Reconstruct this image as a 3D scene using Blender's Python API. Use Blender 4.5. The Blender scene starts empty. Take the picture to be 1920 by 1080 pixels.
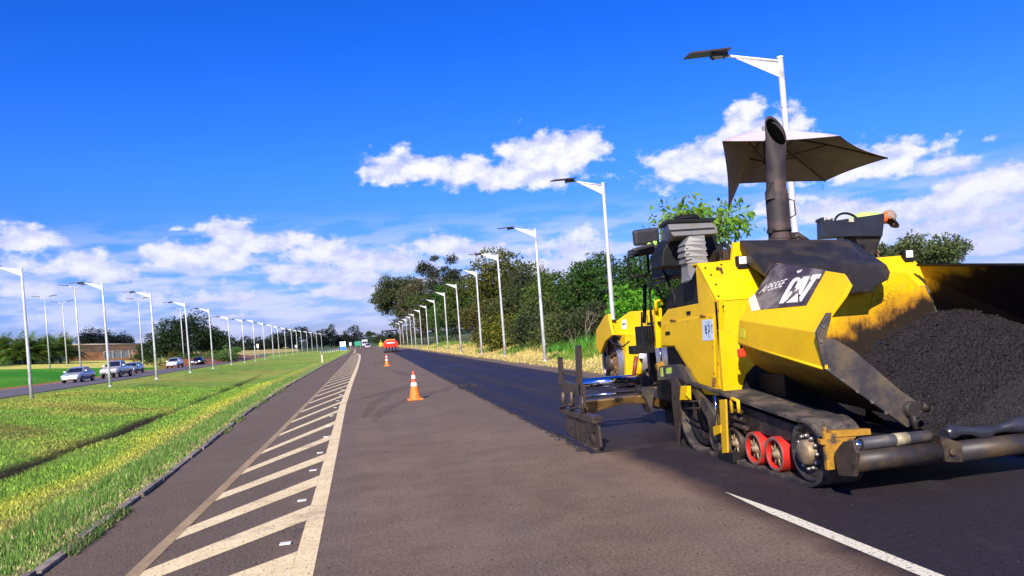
import bpy, math, random, bmesh
import numpy as np
from mathutils import Vector, Matrix
random.seed(5)
rng = np.random.default_rng(7)
S = bpy.context.scene
COL = S.collection
RAD = math.radians

# ------------------------------------------------------------ camera
# surveyed from the photograph: eye 1.55 m above the road, road runs along +Y
FPX, CX, CY, EYE = 1400.0, 960.0, 622.6, 1.55
YAW = math.atan(263 / 1400)
ROLL = RAD(4.46)
FW = Vector((math.sin(YAW), math.cos(YAW), 0))
R0 = Vector((math.cos(YAW), -math.sin(YAW), 0))
U0 = Vector((0, 0, 1))
CR = math.cos(ROLL) * R0 - math.sin(ROLL) * U0
CU = math.cos(ROLL) * U0 + math.sin(ROLL) * R0
cam = bpy.data.cameras.new('camera')
co = bpy.data.objects.new('camera', cam)
COL.objects.link(co)
m = Matrix((CR, CU, -FW)).transposed().to_4x4()
m.translation = (0, 0, EYE)
co.matrix_world = m
cam.sensor_width = 36
cam.lens = FPX / 1920 * 36
cam.shift_y = (CY - 540) / 1920
cam.clip_start = 0.05
cam.clip_end = 9000
S.camera = co
# ------------------------------------------------------------ light and exposure
SUN_EL = RAD(34)
SUN_AZ = math.atan2(-0.40, -0.86)         # behind the camera, a little to its left
sd = Vector((math.sin(SUN_AZ) * math.cos(SUN_EL), math.cos(SUN_AZ) * math.cos(SUN_EL), math.sin(SUN_EL)))
sl = bpy.data.lights.new('sun', 'SUN')
sl.energy = 5.0
sl.angle = RAD(0.5)
sl.color = (1.0, 0.91, 0.76)
so = bpy.data.objects.new('sun', sl)
COL.objects.link(so)
so.rotation_euler = sd.to_track_quat('Z', 'Y').to_euler()
so.location = (-20, -40, 40)
S.view_settings.view_transform = 'Standard'
S.view_settings.look = 'None'
S.view_settings.gamma = 1
S.view_settings.use_curve_mapping = False
S.view_settings.exposure = 0.5
S.cycles.max_bounces = 6
S.cycles.transparent_max_bounces = 8
S.cycles.use_denoising = True

def ray(x, y):
    return FW + (x - CX) / FPX * CR + (CY - y) / FPX * CU
def on(x, y, ax, v):
    """the point of the plane axis=v seen in that direction from the surveyor's eye"""
    d = ray(x, y)
    o = (0, 0, EYE)
    t = (v - o[ax]) / d[ax]
    return Vector((o[0] + t * d.x, o[1] + t * d.y, o[2] + t * d.z))
def at(x, y, depth):
    return Vector((0, 0, EYE)) + ray(x, y) * depth
def azel(x, y):
    d = ray(x, y).normalized()
    return math.degrees(math.atan2(d.x, d.y)), math.degrees(math.asin(d.z))

# ------------------------------------------------------------ sky
W = bpy.data.worlds.new('World')
S.world = W
W.use_nodes = True
nt = W.node_tree
N, L = nt.nodes, nt.links
N.clear()
def nd(t, **k):
    n = N.new(t)
    for a, b in k.items():
        setattr(n, a, b)
    return n
def mth(op, a, b=None, c=None, clamp=False):
    n = N.new('ShaderNodeMath'); n.operation = op; n.use_clamp = clamp
    for i, v in enumerate((a, b, c)):
        if v is None: continue
        if isinstance(v, (int, float)): n.inputs[i].default_value = v
        else: L.new(v, n.inputs[i])
    return n.outputs[0]
sky = nd('ShaderNodeTexSky', sky_type='NISHITA', sun_disc=False, sun_elevation=SUN_EL, sun_rotation=SUN_AZ,
         altitude=600, air_density=1.0, dust_density=0.35, ozone_density=4.0)
tc = nd('ShaderNodeTexCoord')
sep = nd('ShaderNodeSeparateXYZ'); L.new(tc.outputs['Generated'], sep.inputs[0])
az = mth('MULTIPLY', mth('ARCTAN2', sep.outputs[0], sep.outputs[1]), 57.2958)
el = mth('MULTIPLY', mth('ARCSINE', sep.outputs[2]), 57.2958)
# clear air of that afternoon: deep saturated blue overhead, paler towards the horizon all the way round
hs = nd('ShaderNodeHueSaturation'); hs.inputs['Saturation'].default_value = 1.12
L.new(sky.outputs[0], hs.inputs['Color'])
tint = nd('ShaderNodeMix', data_type='RGBA', blend_type='MULTIPLY'); tint.inputs[0].default_value = 1
ramp = nd('ShaderNodeValToRGB')
L.new(mth('DIVIDE', el, 40.0, clamp=True), ramp.inputs[0])
ramp.color_ramp.elements[0].color = (0.38, 0.355, 0.70, 1)
ramp.color_ramp.elements[1].color = (0.066, 0.47, 1.40, 1)
e = ramp.color_ramp.elements.new(0.12); e.color = (0.42, 0.55, 1.10, 1)
e = ramp.color_ramp.elements.new(0.32); e.color = (0.28, 0.66, 1.60, 1)
e = ramp.color_ramp.elements.new(0.55); e.color = (0.125, 0.58, 1.55, 1)
L.new(hs.outputs[0], tint.inputs[6]); L.new(ramp.outputs[0], tint.inputs[7])
# clouds: noise in azimuth / elevation, gathered round the banks seen that day
cv = nd('ShaderNodeCombineXYZ')
L.new(az, cv.inputs[0]); L.new(mth('MULTIPLY', el, 1.45), cv.inputs[1])
def noise(scale, det, off=(0, 0, 0), rough=0.55):
    mp = nd('ShaderNodeMapping'); mp.inputs['Location'].default_value = off
    L.new(cv.outputs[0], mp.inputs[0])
    n = nd('ShaderNodeTexNoise'); n.inputs['Scale'].default_value = scale
    n.inputs['Detail'].default_value = det; n.inputs['Roughness'].default_value = rough
    L.new(mp.outputs[0], n.inputs['Vector'])
    return n.outputs[0]
n1 = noise(0.36, 9, (3, 7, 0), .58)
n1b = noise(0.36, 9, (3.35, 6.1, 0), .58)
n2 = noise(0.16, 5, (40, 12, 3))
def sstep(v, a, b):
    mr = nd('ShaderNodeMapRange', interpolation_type='SMOOTHSTEP')
    mr.inputs[1].default_value = a; mr.inputs[2].default_value = b
    L.new(v, mr.inputs[0]); return mr.outputs[0]
BL = [  # px, py, rx, ry, strength, centre of a cloud bank
 (735, 318, 62, 48, 1.1), (800, 322, 85, 40, 1.1), (870, 330, 95, 40, 1.1), (1025, 312, 100, 62, 1.25), (950, 338, 130, 32, 1.1),
 (1290, 318, 100, 56, 1.1), (1420, 262, 95, 58, 1.15), (1400, 318, 180, 55, 1.05), (1640, 310, 150, 52, 1.1), (1740, 318, 110, 38, 1.0),
 (1560, 395, 150, 38, 1.0), (1790, 385, 200, 46, 1.15), (1900, 352, 100, 44, 1.1), (1800, 420, 260, 40, .9), (1870, 470, 220, 40, .7),
 (20, 450, 66, 34, 1.1), (115, 455, 40, 20, .75), (440, 440, 62, 34, 1.15), (500, 460, 70, 34, 1.1), (400, 475, 100, 36, 1.0), (345, 490, 80, 42, 1.15), (420, 490, 120, 42, .92), (600, 480, 90, 40, 1.05), (590, 515, 190, 44, .88),
 (110, 505, 150, 46, .85), (60, 545, 130, 36, .85), (210, 520, 90, 34, .9), (270, 560, 150, 30, .6), (720, 490, 90, 44, .95), (840, 468, 58, 36, 1.1), (905, 472, 48, 24, 1.0), (1075, 468, 75, 34, 1.0), (1060, 500, 110, 30, .8), (430, 560, 280, 30, .72), (690, 545, 220, 36, .7), (420, 595, 300, 22, .45),
 (1850, 265, 60, 26, .6), (330, 430, 30, 12, .6), (1570, 470, 120, 24, .6),
]
best = None
vert = None
for (px_, py_, rx, ry, st) in BL:
    a, e_ = azel(px_, py_)
    a2, _ = azel(px_ + rx, py_); _, e2 = azel(px_, py_ - ry)
    ra, re = abs(a2 - a), abs(e2 - e_)
    da = mth('DIVIDE', mth('SUBTRACT', az, a), ra)
    de = mth('DIVIDE', mth('SUBTRACT', el, e_), re)
    # flat undersides: fall off faster below
    de = mth('MAXIMUM', de, mth('MULTIPLY', de, -1.7))
    d2 = mth('ADD', mth('MULTIPLY', da, da), mth('MULTIPLY', de, de))
    v = mth('SUBTRACT', st, mth('MULTIPLY', mth('SQRT', d2), 0.92))
    best = v if best is None else mth('SMOOTH_MAX', best, v, 0.15)
# the same fair-weather bank goes on round the horizon outside the frame
farm = mth('GREATER_THAN', mth('ABSOLUTE', mth('SUBTRACT', az, 12.0)), 42.0)
ring = mth('SUBTRACT', 0.55, mth('MULTIPLY', mth('ABSOLUTE', mth('SUBTRACT', el, 7.0)), 0.09))
best = mth('MAXIMUM', best, mth('SUBTRACT', ring, mth('SUBTRACT', 1.0, farm)))
dens = mth('ADD', mth('ADD', best, mth('MULTIPLY', mth('SUBTRACT', n1, 0.5), 2.7)), mth('MULTIPLY', mth('SUBTRACT', n2, 0.5), 0.8))
cover = sstep(dens, 0.06, 0.52)
core = sstep(dens, 0.25, 1.15)
rel = mth('ADD', 0.5, mth('MULTIPLY', mth('SUBTRACT', n1, n1b), 4.2), clamp=True)
lit = mth('MULTIPLY', mth('ADD', mth('MULTIPLY', rel, 0.66), mth('MULTIPLY', core, 0.26)), sstep(el, -2.0, 12.0), clamp=True)
cr = nd('ShaderNodeValToRGB'); L.new(lit, cr.inputs[0])
cr.color_ramp.elements[0].color = (0.50, 0.54, 0.80, 1)
cr.color_ramp.elements[1].color = (1.0, 0.96, 0.98, 1)
e = cr.color_ramp.elements.new(0.45); e.color = (0.73, 0.745, 0.93, 1)
# thin hazy sheets low over the horizon
cv2 = nd('ShaderNodeCombineXYZ'); L.new(az, cv2.inputs[0]); L.new(mth('MULTIPLY', el, 4.5), cv2.inputs[1])
n3 = nd('ShaderNodeTexNoise'); n3.inputs['Scale'].default_value = 0.22; n3.inputs['Detail'].default_value = 6; L.new(cv2.outputs[0], n3.inputs['Vector'])
lowm = mth('MULTIPLY', sstep(el, 10.5, 5.0), sstep(el, -0.5, 2.5))
veil = mth('MULTIPLY', mth('MULTIPLY', sstep(n3.outputs[0], .38, .60), lowm), .75)
vm = nd('ShaderNodeMix', data_type='RGBA'); vm.inputs[7].default_value = (5.3, 5.5, 7.8, 1)
L.new(veil, vm.inputs[0]); L.new(tint.outputs[2], vm.inputs[6])
cm = nd('ShaderNodeMix', data_type='RGBA')
scl = nd('ShaderNodeVectorMath', operation='SCALE'); scl.inputs['Scale'].default_value = 8.3
L.new(cr.outputs[0], scl.inputs[0])
L.new(mth('MULTIPLY', cover, 0.93), cm.inputs[0]); L.new(vm.outputs[2], cm.inputs[6]); L.new(scl.outputs[0], cm.inputs[7])
bg = nd('ShaderNodeBackground'); bg.inputs[1].default_value = 0.10
L.new(cm.outputs[2], bg.inputs[0])
wo = nd('ShaderNodeOutputWorld'); L.new(bg.outputs[0], wo.inputs[0])

# ------------------------------------------------------------ materials
def mat(name, col, rough=0.6, metal=0.0, var=0.15, vscale=6.0, bump=0.0, bscale=40.0, dirt=None, dscale=3.0, damt=0.5, spec=0.5, coat=0.0, emis=None, bdist=0.01):
    M_ = bpy.data.materials.new(name); M_.use_nodes = True
    t = M_.node_tree; b = t.nodes['Principled BSDF']
    b.inputs['Roughness'].default_value = rough; b.inputs['Metallic'].default_value = metal
    b.inputs['Specular IOR Level'].default_value = spec
    b.inputs['Coat Weight'].default_value = coat
    g = t.nodes.new('ShaderNodeNewGeometry')
    n = t.nodes.new('ShaderNodeTexNoise'); n.inputs['Scale'].default_value = vscale; n.inputs['Detail'].default_value = 6
    t.links.new(g.outputs['Position'], n.inputs['Vector'])
    r = t.nodes.new('ShaderNodeMapRange'); r.inputs[1].default_value = .3; r.inputs[2].default_value = .7
    r.inputs[3].default_value = 1 - var; r.inputs[4].default_value = 1 + var
    t.links.new(n.outputs[0], r.inputs[0])
    sc = t.nodes.new('ShaderNodeVectorMath'); sc.operation = 'SCALE'; sc.inputs[0].default_value = col
    t.links.new(r.outputs[0], sc.inputs['Scale'])
    out = sc.outputs[0]
    if dirt is not None:
        n2 = t.nodes.new('ShaderNodeTexNoise'); n2.inputs['Scale'].default_value = dscale; n2.inputs['Detail'].default_value = 8
        n2.inputs['Roughness'].default_value = .65
        t.links.new(g.outputs['Position'], n2.inputs['Vector'])
        r2 = t.nodes.new('ShaderNodeMapRange'); r2.interpolation_type = 'SMOOTHSTEP'
        r2.inputs[1].default_value = .72 - damt * .4; r2.inputs[2].default_value = .80 - damt * .25
        t.links.new(n2.outputs[0], r2.inputs[0])
        mx = t.nodes.new('ShaderNodeMix'); mx.data_type = 'RGBA'
        t.links.new(r2.outputs[0], mx.inputs[0]); t.links.new(out, mx.inputs[6]); mx.inputs[7].default_value = (*dirt, 1)
        out = mx.outputs[2]
    t.links.new(out, b.inputs['Base Color'])
    if bump:
        n3 = t.nodes.new('ShaderNodeTexNoise'); n3.inputs['Scale'].default_value = bscale; n3.inputs['Detail'].default_value = 4
        t.links.new(g.outputs['Position'], n3.inputs['Vector'])
        bp = t.nodes.new('ShaderNodeBump'); bp.inputs['Strength'].default_value = bump; bp.inputs['Distance'].default_value = bdist
        t.links.new(n3.outputs[0], bp.inputs['Height']); t.links.new(bp.outputs[0], b.inputs['Normal'])
    if emis: 
        b.inputs['Emission Color'].default_value = (*emis[0], 1); b.inputs['Emission Strength'].default_value = emis[1]
    return M_
class NT:
    """small helper to write node graphs"""
    def __init__(s, name):
        s.m = bpy.data.materials.new(name); s.m.use_nodes = True
        s.t = s.m.node_tree; s.b = s.t.nodes['Principled BSDF']
        s.g = s.n('ShaderNodeNewGeometry')
        sp = s.n('ShaderNodeSeparateXYZ'); s.l(s.g.outputs['Position'], sp.inputs[0])
        s.x, s.y, s.z = sp.outputs
    def n(s, t, **k):
        q = s.t.nodes.new(t)
        for a, b in k.items(): setattr(q, a, b)
        return q
    def l(s, a, b): s.t.links.new(a, b)
    def mm(s, op, a, b=None, c=None, clamp=False):
        q = s.n('ShaderNodeMath', operation=op, use_clamp=clamp)
        for i, v in enumerate((a, b, c)):
            if v is None: continue
            if isinstance(v, (int, float)): q.inputs[i].default_value = v
            else: s.l(v, q.inputs[i])
        return q.outputs[0]
    def noise(s, scale, det=5, rough=.55, stretch=None, off=0):
        src = s.g.outputs['Position']
        if stretch or off:
            mp = s.n('ShaderNodeMapping'); mp.inputs['Scale'].default_value = stretch or (1, 1, 1)
            mp.inputs['Location'].default_value = (off, off * 1.3, 0)
            s.l(src, mp.inputs[0]); src = mp.outputs[0]
        q = s.n('ShaderNodeTexNoise'); q.inputs['Scale'].default_value = scale; q.inputs['Detail'].default_value = det
        q.inputs['Roughness'].default_value = rough
        s.l(src, q.inputs['Vector']); return q.outputs[0]
    def step(s, v, a, b, lo=0., hi=1.):
        q = s.n('ShaderNodeMapRange', interpolation_type='SMOOTHSTEP')
        for i, w in ((1, a), (2, b), (3, lo), (4, hi)): q.inputs[i].default_value = w
        s.l(v, q.inputs[0]); return q.outputs[0]
    def mix(s, f, a, b, mode='MIX'):
        q = s.n('ShaderNodeMix', data_type='RGBA', blend_type=mode)
        for i, v in ((0, f), (6, a), (7, b)):
            if isinstance(v, (int, float)): q.inputs[i].default_value = v
            elif isinstance(v, tuple): q.inputs[i].default_value = (*v, 1) if len(v) == 3 else v
            else: s.l(v, q.inputs[i])
        return q.outputs[2]
    def bump(s, h, strength, dist):
        q = s.n('ShaderNodeBump'); q.inputs['Strength'].default_value = strength; q.inputs['Distance'].default_value = dist
        s.l(h, q.inputs['Height']); s.l(q.outputs[0], s.b.inputs['Normal'])

# ------------------------------------------------------------ mesh helpers
def link(o, parent=None, label=None, cat=None, group=None, kind=None):
    COL.objects.link(o)
    if parent is not None:
        o.parent = parent
    tag(o, label, cat, group, kind)
    return o
def tag(o, label=None, cat=None, group=None, kind=None):
    if label: o['label'] = label
    if cat: o['category'] = cat
    if group: o['group'] = group
    if kind: o['kind'] = kind
    return o
def thing(name, label, cat, loc=(0, 0, 0), rz=0.0, group=None):
    o = bpy.data.objects.new(name, None)
    o.empty_display_size = .2
    o.location = loc; o.rotation_euler = (0, 0, rz)
    return link(o, None, label, cat, group)
def copy_tree(o, parent=None):
    c = o.copy(); COL.objects.link(c)
    c.parent = parent
    for ch in list(o.children): copy_tree(ch, c)
    return c

class MB:
    """collects shapes into ONE mesh object"""
    def __init__(s): s.v = []; s.f = []; s.sm = []
    def add(s, vs, fs, smooth=False):
        o = len(s.v); s.v.extend([tuple(v) for v in vs]); s.f.extend([tuple(i + o for i in f) for f in fs]); s.sm.extend([smooth] * len(fs)); return s
    def box(s, c, d, rz=0., M_=None):
        x, y, z = [q / 2 for q in d]
        vs = [Vector(p) for p in ((-x,-y,-z),(x,-y,-z),(x,y,-z),(-x,y,-z),(-x,-y,z),(x,-y,z),(x,y,z),(-x,y,z))]
        R_ = M_ if M_ is not None else Matrix.Rotation(rz, 3, 'Z')
        vs = [R_ @ v + Vector(c) for v in vs]
        return s.add(vs, [(0,3,2,1),(4,5,6,7),(0,1,5,4),(1,2,6,5),(2,3,7,6),(3,0,4,7)])
    def slab(s, pts, vec):
        """polygon pushed along vec"""
        pts = [Vector(p) for p in pts]; vec = Vector(vec); n = len(pts)
        vs = pts + [p + vec for p in pts]
        fs = [tuple(range(n - 1, -1, -1)), tuple(range(n, 2 * n))] + [(i, (i + 1) % n, n + (i + 1) % n, n + i) for i in range(n)]
        return s.add(vs, fs)
    def poly(s, pts): return s.add([Vector(p) for p in pts], [tuple(range(len(pts)))])
    def tube(s, pts, r, seg=8, cap=True, smooth=True):
        pts = [Vector(p) for p in pts]; n = len(pts)
        rr = r if isinstance(r, (list, tuple)) else [r] * n
        vs, fs = [], []
        up = None
        for i, p in enumerate(pts):
            d = (pts[min(i + 1, n - 1)] - pts[max(i - 1, 0)]).normalized()
            if up is None:
                up = d.orthogonal().normalized()
            up = (up - d * up.dot(d)).normalized(); w = d.cross(up)
            for k in range(seg):
                a = 2 * math.pi * k / seg
                vs.append(p + (up * math.cos(a) + w * math.sin(a)) * rr[i])
        for i in range(n - 1):
            for k in range(seg):
                a, b = i * seg + k, i * seg + (k + 1) % seg
                fs.append((a, b, b + seg, a + seg))
        s.add(vs, fs, smooth)
        if cap:
            o = len(s.v) - n * seg
            s.f.append(tuple(o + k for k in range(seg - 1, -1, -1))); s.sm.append(False)
            s.f.append(tuple(o + (n - 1) * seg + k for k in range(seg))); s.sm.append(False)
        return s
    def lathe(s, prof, c, ax=(0, 0, 1), seg=24, smooth=True, closed=False):
        """profile of (radius, height) turned round ax"""
        ax = Vector(ax).normalized(); u = ax.orthogonal().normalized(); w = ax.cross(u); c = Vector(c)
        vs, fs = [], []; n = len(prof)
        for (r, h) in prof:
            for k in range(seg):
                a = 2 * math.pi * k / seg
                vs.append(c + ax * h + (u * math.cos(a) + w * math.sin(a)) * r)
        for i in range(n if closed else n - 1):
            j = (i + 1) % n
            for k in range(seg):
                q = (k + 1) % seg
                fs.append((i * seg + k, i * seg + q, j * seg + q, j * seg + k))
        return s.add(vs, fs, smooth)
    def mesh(s, name, m_, off=(0, 0, 0), bevel=0.):
        me = bpy.data.meshes.new(name)
        off = Vector(off)
        me.from_pydata([tuple(Vector(v) - off) for v in s.v], [], s.f)
        me.polygons.foreach_set('use_smooth', s.sm)
        if bevel:
            bm = bmesh.new(); bm.from_mesh(me)
            bmesh.ops.remove_doubles(bm, verts=bm.verts, dist=1e-5)
            bmesh.ops.recalc_face_normals(bm, faces=bm.faces)
            ed = [e for e in bm.edges if len(e.link_faces) == 2 and e.calc_face_angle(0) > 0.35]
            bmesh.ops.bevel(bm, geom=ed, offset=bevel, segments=2, profile=.6, affect='EDGES', clamp_overlap=True)
            bm.to_mesh(me); bm.free()
        else:
            bm = bmesh.new(); bm.from_mesh(me); bmesh.ops.recalc_face_normals(bm, faces=bm.faces); bm.to_mesh(me); bm.free()
        if m_: me.materials.append(m_)
        return me
    def build(s, name, m_, parent=None, bevel=0., local=False, **k):
        off = (0, 0, 0) if local else parent_loc(parent)
        return link(bpy.data.objects.new(name, s.mesh(name, m_, off, bevel)), parent, **k)
def parent_loc(p):
    v = Vector((0, 0, 0))
    while p is not None:
        v += p.location; p = p.parent
    return v
def fast_mesh(name, V, F, m_, smooth=False, attr=None):
    """numpy verts (n,3) and faces (m,k) -> mesh; attr: per-vertex colours (n,3)"""
    me = bpy.data.meshes.new(name)
    V = np.asarray(V, np.float32); F = np.asarray(F, np.int32); k = F.shape[1]
    me.vertices.add(len(V)); me.vertices.foreach_set('co', V.ravel())
    me.loops.add(F.size); me.loops.foreach_set('vertex_index', F.ravel())
    me.polygons.add(len(F)); me.polygons.foreach_set('loop_start', np.arange(0, F.size, k, dtype=np.int32))
    me.polygons.foreach_set('use_smooth', np.full(len(F), smooth))
    me.update(calc_edges=True)
    if attr is not None:
        a = me.attributes.new('tone', 'FLOAT_COLOR', 'POINT')
        c = np.ones((len(V), 4), np.float32); c[:, :3] = attr
        a.data.foreach_set('color', c.ravel())
    if m_: me.materials.append(m_)
    return me

# ------------------------------------------------------------ ground heights
def curve(Y):
    Y = np.asarray(Y, float)
    return -0.00016 * np.clip(Y - 120, 0, 500) ** 2
def sm(t): 
    t = np.clip(t, 0, 1); return t * t * (3 - 2 * t)
KERB = ([-50, 0, 6.2, 10.3, 21, 35, 57, 117, 160, 400, 900], [-2.45, -2.45, -2.58, -2.74, -3.3, -3.65, -3.93, -4.4, -4.6, -4.6, -4.6])
def kerbx(Y): return np.interp(Y, *KERB)
def pnoise(X, Y, s, seed=0):
    r = np.random.default_rng(seed); o = 0
    for k in range(6):
        a = r.uniform(0, 6.28); f = s * r.uniform(.6, 1.9); o = o + np.sin((X * math.cos(a) + Y * math.sin(a)) * f + r.uniform(0, 6.28)) / 6 ** .7
    return o
def far_road_c(Y):          # centre line of the opposite carriageway
    return np.interp(Y, [-100, 0, 40, 60, 80, 110, 150, 200, 300, 600], [-26, -26, -26.3, -26.6, -27, -28, -29.5, -32, -38, -95])
DITCHX = ([-50, 14, 24, 63, 120, 700], [-6.5, -6.6, -6.8, -8.6, -10, -12])
def ground_z(X, Y):
    X = np.asarray(X, float); Y = np.asarray(Y, float)
    c = curve(Y); x = X - c
    k = kerbx(Y)
    z = np.full(np.broadcast(X, Y).shape, -0.06)
    # median: shallow swale between the two carriageways
    t = (k - x)
    dx = np.interp(Y, *DITCHX)
    med = -0.02 - 0.24 * sm(t / 3.2) + 0.42 * sm((dx - 0.8 - x) / 6.0)
    med = med + 0.02 * pnoise(X, Y, 1.3, 3)
    dt = np.abs(x - dx)
    med = med - 0.16 * np.exp(-((x - dx - .10 * pnoise(X * .2, Y, .6, 53)) / .2) ** 2) * sm((66 - Y) / 12)
    z = np.where(t > 0.02, med, z)
    fr = far_road_c(Y)
    s = sm((x - (fr + 5.0)) / 3.0)
    z = np.where((x < -14), z * s + (1 - s) * -0.04, z)
    # land rises beyond the opposite carriageway
    dl = (fr - 9.0) - x
    rise = 0.35 * sm(dl / 4) + 0.088 * np.clip(dl - 2, 0, 32) + 1.2 * sm((dl - 34) / 60) + 8 * sm((dl - 130) / 500)
    z = np.where(dl > 0, -0.04 + rise, z)
    # right verge, rough ground under the wood
    tr = x - 7.0
    z = np.where(tr > 0, -0.06 + 0.12 * sm(tr / 1.2) + 1.3 * sm((tr - 5) / 40) + 0.03 * pnoise(X, Y, 1.1, 5), z)
    R_ = np.hypot(X, Y)
    z = z + 26 * sm((R_ - 900) / 1500) * (0.75 + .25 * pnoise(X, Y, .004, 9))
    return z
def land(px_, py_):
    d = ray(px_, py_); lo = None
    for D in list(np.arange(40, 400, .5)):
        p = Vector((0, 0, EYE)) + d * float(D)
        if p.z <= gz(p.x, p.y): return p
    return Vector((0, 0, EYE)) + d * 150
def gz(x, y): return float(ground_z(np.array([x]), np.array([y]))[0])
# ------------------------------------------------------------ ground sheet
def rgrid(*seg):
    o = []
    for a, b, st in seg: o.extend(np.arange(a, b, st))
    return np.array(o + [seg[-1][1]])
xs = np.concatenate([-np.geomspace(4000, 90, 26), rgrid((-88, -20, 1.2), (-20, -9, .2), (-9, -2.2, .11), (-2.2, 6.6, 1.1), (6.6, 14, .3), (14, 60, 2.)), np.geomspace(64, 4000, 22)])
ys = np.concatenate([rgrid((-80, 3, 6.), (3, 30, .2), (30, 80, .6), (80, 240, 2.5)), np.geomspace(250, 5200, 45)])
GX, GY = np.meshgrid(xs, ys)
GZ = ground_z(GX, GY)
def ground_tone(X, Y):
    """what grows or lies there: the surface's own colour"""
    x = X - curve(Y); k = kerbx(Y); t = k - x; dx = np.interp(Y, *DITCHX)
    n = pnoise(X, Y, .9, 11); n2 = pnoise(X, Y, .25, 12); n3 = pnoise(X, Y, 2.6, 13)
    G = lambda r, g, b: np.stack([np.full(X.shape, r), np.full(X.shape, g), np.full(X.shape, b)], -1)
    mixf = lambda a, b, w: a * (1 - w[..., None]) + b * w[..., None]
    green, yel, dry, brown = G(.20, .335, .045), G(.36, .38, .07), G(.34, .27, .06), G(.16, .10, .04)
    c = mixf(green, yel, sm(.36 + .45 * n + .55 * n2 + .12 * n3))
    c = mixf(c, dry, .45 * sm(-.3 + .8 * n3 + .9 * pnoise(X, Y, .16, 61)))
    c = mixf(c, brown, .45 * sm(-.9 + 1.1 * n + 1.0 * pnoise(X * .4, Y, .9, 62)))
    # bands that follow the kerb
    c = np.where((t < 3.2)[..., None], mixf(green, c, sm((t - 2.4) / .8)), c)
    lw = pnoise(X * .2, Y, .45, 51); w = np.exp(-((t - 1.65 - .30 * lw - .2 * n) / (.45 + .15 * lw)) ** 2) * sm(.75 + .5 * pnoise(X, Y, .8, 52)); c = mixf(c, G(.46, .47, .06), np.clip(w * .85, 0, 1))
    w = np.exp(-((t - 1.05 - .22 * lw - .1 * n3) / .42) ** 2) * sm(.8 + .5 * n3); c = mixf(c, G(.40, .33, .10), np.clip(w * .8, 0, 1))
    w = sm((.85 - t) / .3); c = mixf(c, G(.24, .34, .085), w)
    w = sm((.12 - t) / .08); c = mixf(c, brown, w)
    w = np.exp(-((x - dx - .10 * pnoise(X * .2, Y, .6, 53)) / (.27 + .07 * pnoise(X * .2, Y, 1.1, 54))) ** 2) * sm((66 - Y) / 30) * sm(np.where(Y < 27, 1.6, .75) + .8 * pnoise(X * .2, Y, .5, 55)); c = mixf(c, G(.05, .030, .020), np.clip(w * 1.4, 0, .95))
    # verges of the opposite carriageway: red earth
    fr = far_road_c(Y); d = np.abs(x - fr)
    w = sm((8.2 + .3 * n - d) / .8) * (d > 3) ; c = mixf(c, G(.36, .13, .055), w * (x < fr))
    # lawn, then pale dry field beyond it
    dl = fr - 6 - x
    f1 = mixf(mixf(G(.045, .24, .012), G(.10, .30, .02), sm(.4 + .6 * n2 + .3 * n)), G(.66, .60, .13), sm((dl - np.clip(20 - 1.1 * (Y - 134), 4, 24) - 1.5 * n2) / 2.5))
    f1 = mixf(f1, G(.38, .15, .06), sm((2.6 - dl) / .8) )
    f1 = mixf(f1, G(.05, .10, .02), sm((dl - 27 - .05 * (Y - 150)) / 5))
    c = np.where((dl > 0)[..., None], f1, c)
    # right verge
    tr = x - 6.6
    v = mixf(G(.30, .22, .15), G(.50, .40, .10), sm((tr - .5 - .2 * n) / .5))
    v = mixf(v, G(.16, .22, .03), sm(.5 * n2 + .4 * n) * sm((tr - 1.) / 1.))
    v = mixf(v, mixf(G(.07, .095, .03), G(.20, .19, .06), sm(.3 + .5 * n + .5 * n2)), sm((tr - 5.5) / 2.5))
    c = np.where((tr > 0)[..., None], v, c)
    R_ = np.hypot(X, Y)
    c = mixf(c, mixf(G(.045, .085, .03), G(.16, .17, .06), sm(.3 + .8 * pnoise(X, Y, .012, 4))), sm((R_ - 260) / 120))
    c = mixf(c, G(.03, .05, .035), sm((R_ - 1000) / 400))
    return c
ni, nj = GX.shape
idx = np.arange(ni * nj).reshape(ni, nj)
F = np.stack([idx[:-1, :-1], idx[:-1, 1:], idx[1:, 1:], idx[1:, :-1]], -1).reshape(-1, 4)
q = NT('grass_ground')
at_ = q.n('ShaderNodeAttribute', attribute_name='tone')
fine = q.noise(9, 8, .7); fine2 = q.noise(1.7, 6, .6); fine3 = q.noise(45, 4, .7)
v = q.mm('MULTIPLY', q.step(fine, .3, .7, .62, 1.4), q.step(fine2, .3, .7, .8, 1.2))
v = q.mm('MULTIPLY', v, q.step(fine3, .3, .7, .72, 1.3))
sc = q.n('ShaderNodeVectorMath', operation='SCALE'); q.l(at_.outputs['Color'], sc.inputs[0]); q.l(v, sc.inputs['Scale'])
q.l(sc.outputs[0], q.b.inputs['Base Color']); q.b.inputs['Roughness'].default_value = .9; q.b.inputs['Specular IOR Level'].default_value = .1
q.bump(q.mm('ADD', fine, fine3), .9, .06)
me = fast_mesh('ground', np.stack([GX, GY, GZ], -1).reshape(-1, 3), F, q.m, True, ground_tone(GX, GY).reshape(-1, 3))
link(bpy.data.objects.new('ground', me), kind='structure')

# ------------------------------------------------------------ roads
def strip(name, left, right, Ys, z, m_, **k):
    b = MB(); L_ = [(left(y), y, z) for y in Ys]; R_ = [(right(y), y, z) for y in Ys]
    n = len(Ys)
    b.add(L_ + R_, [(i, n + i, n + i + 1, i + 1) for i in range(n - 1)])
    return b.build(name, m_, **k)
cv1 = lambda y: float(curve(y))
YS = list(np.arange(-40, 120, 2.)) + list(np.arange(120, 640, 8.))
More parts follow.
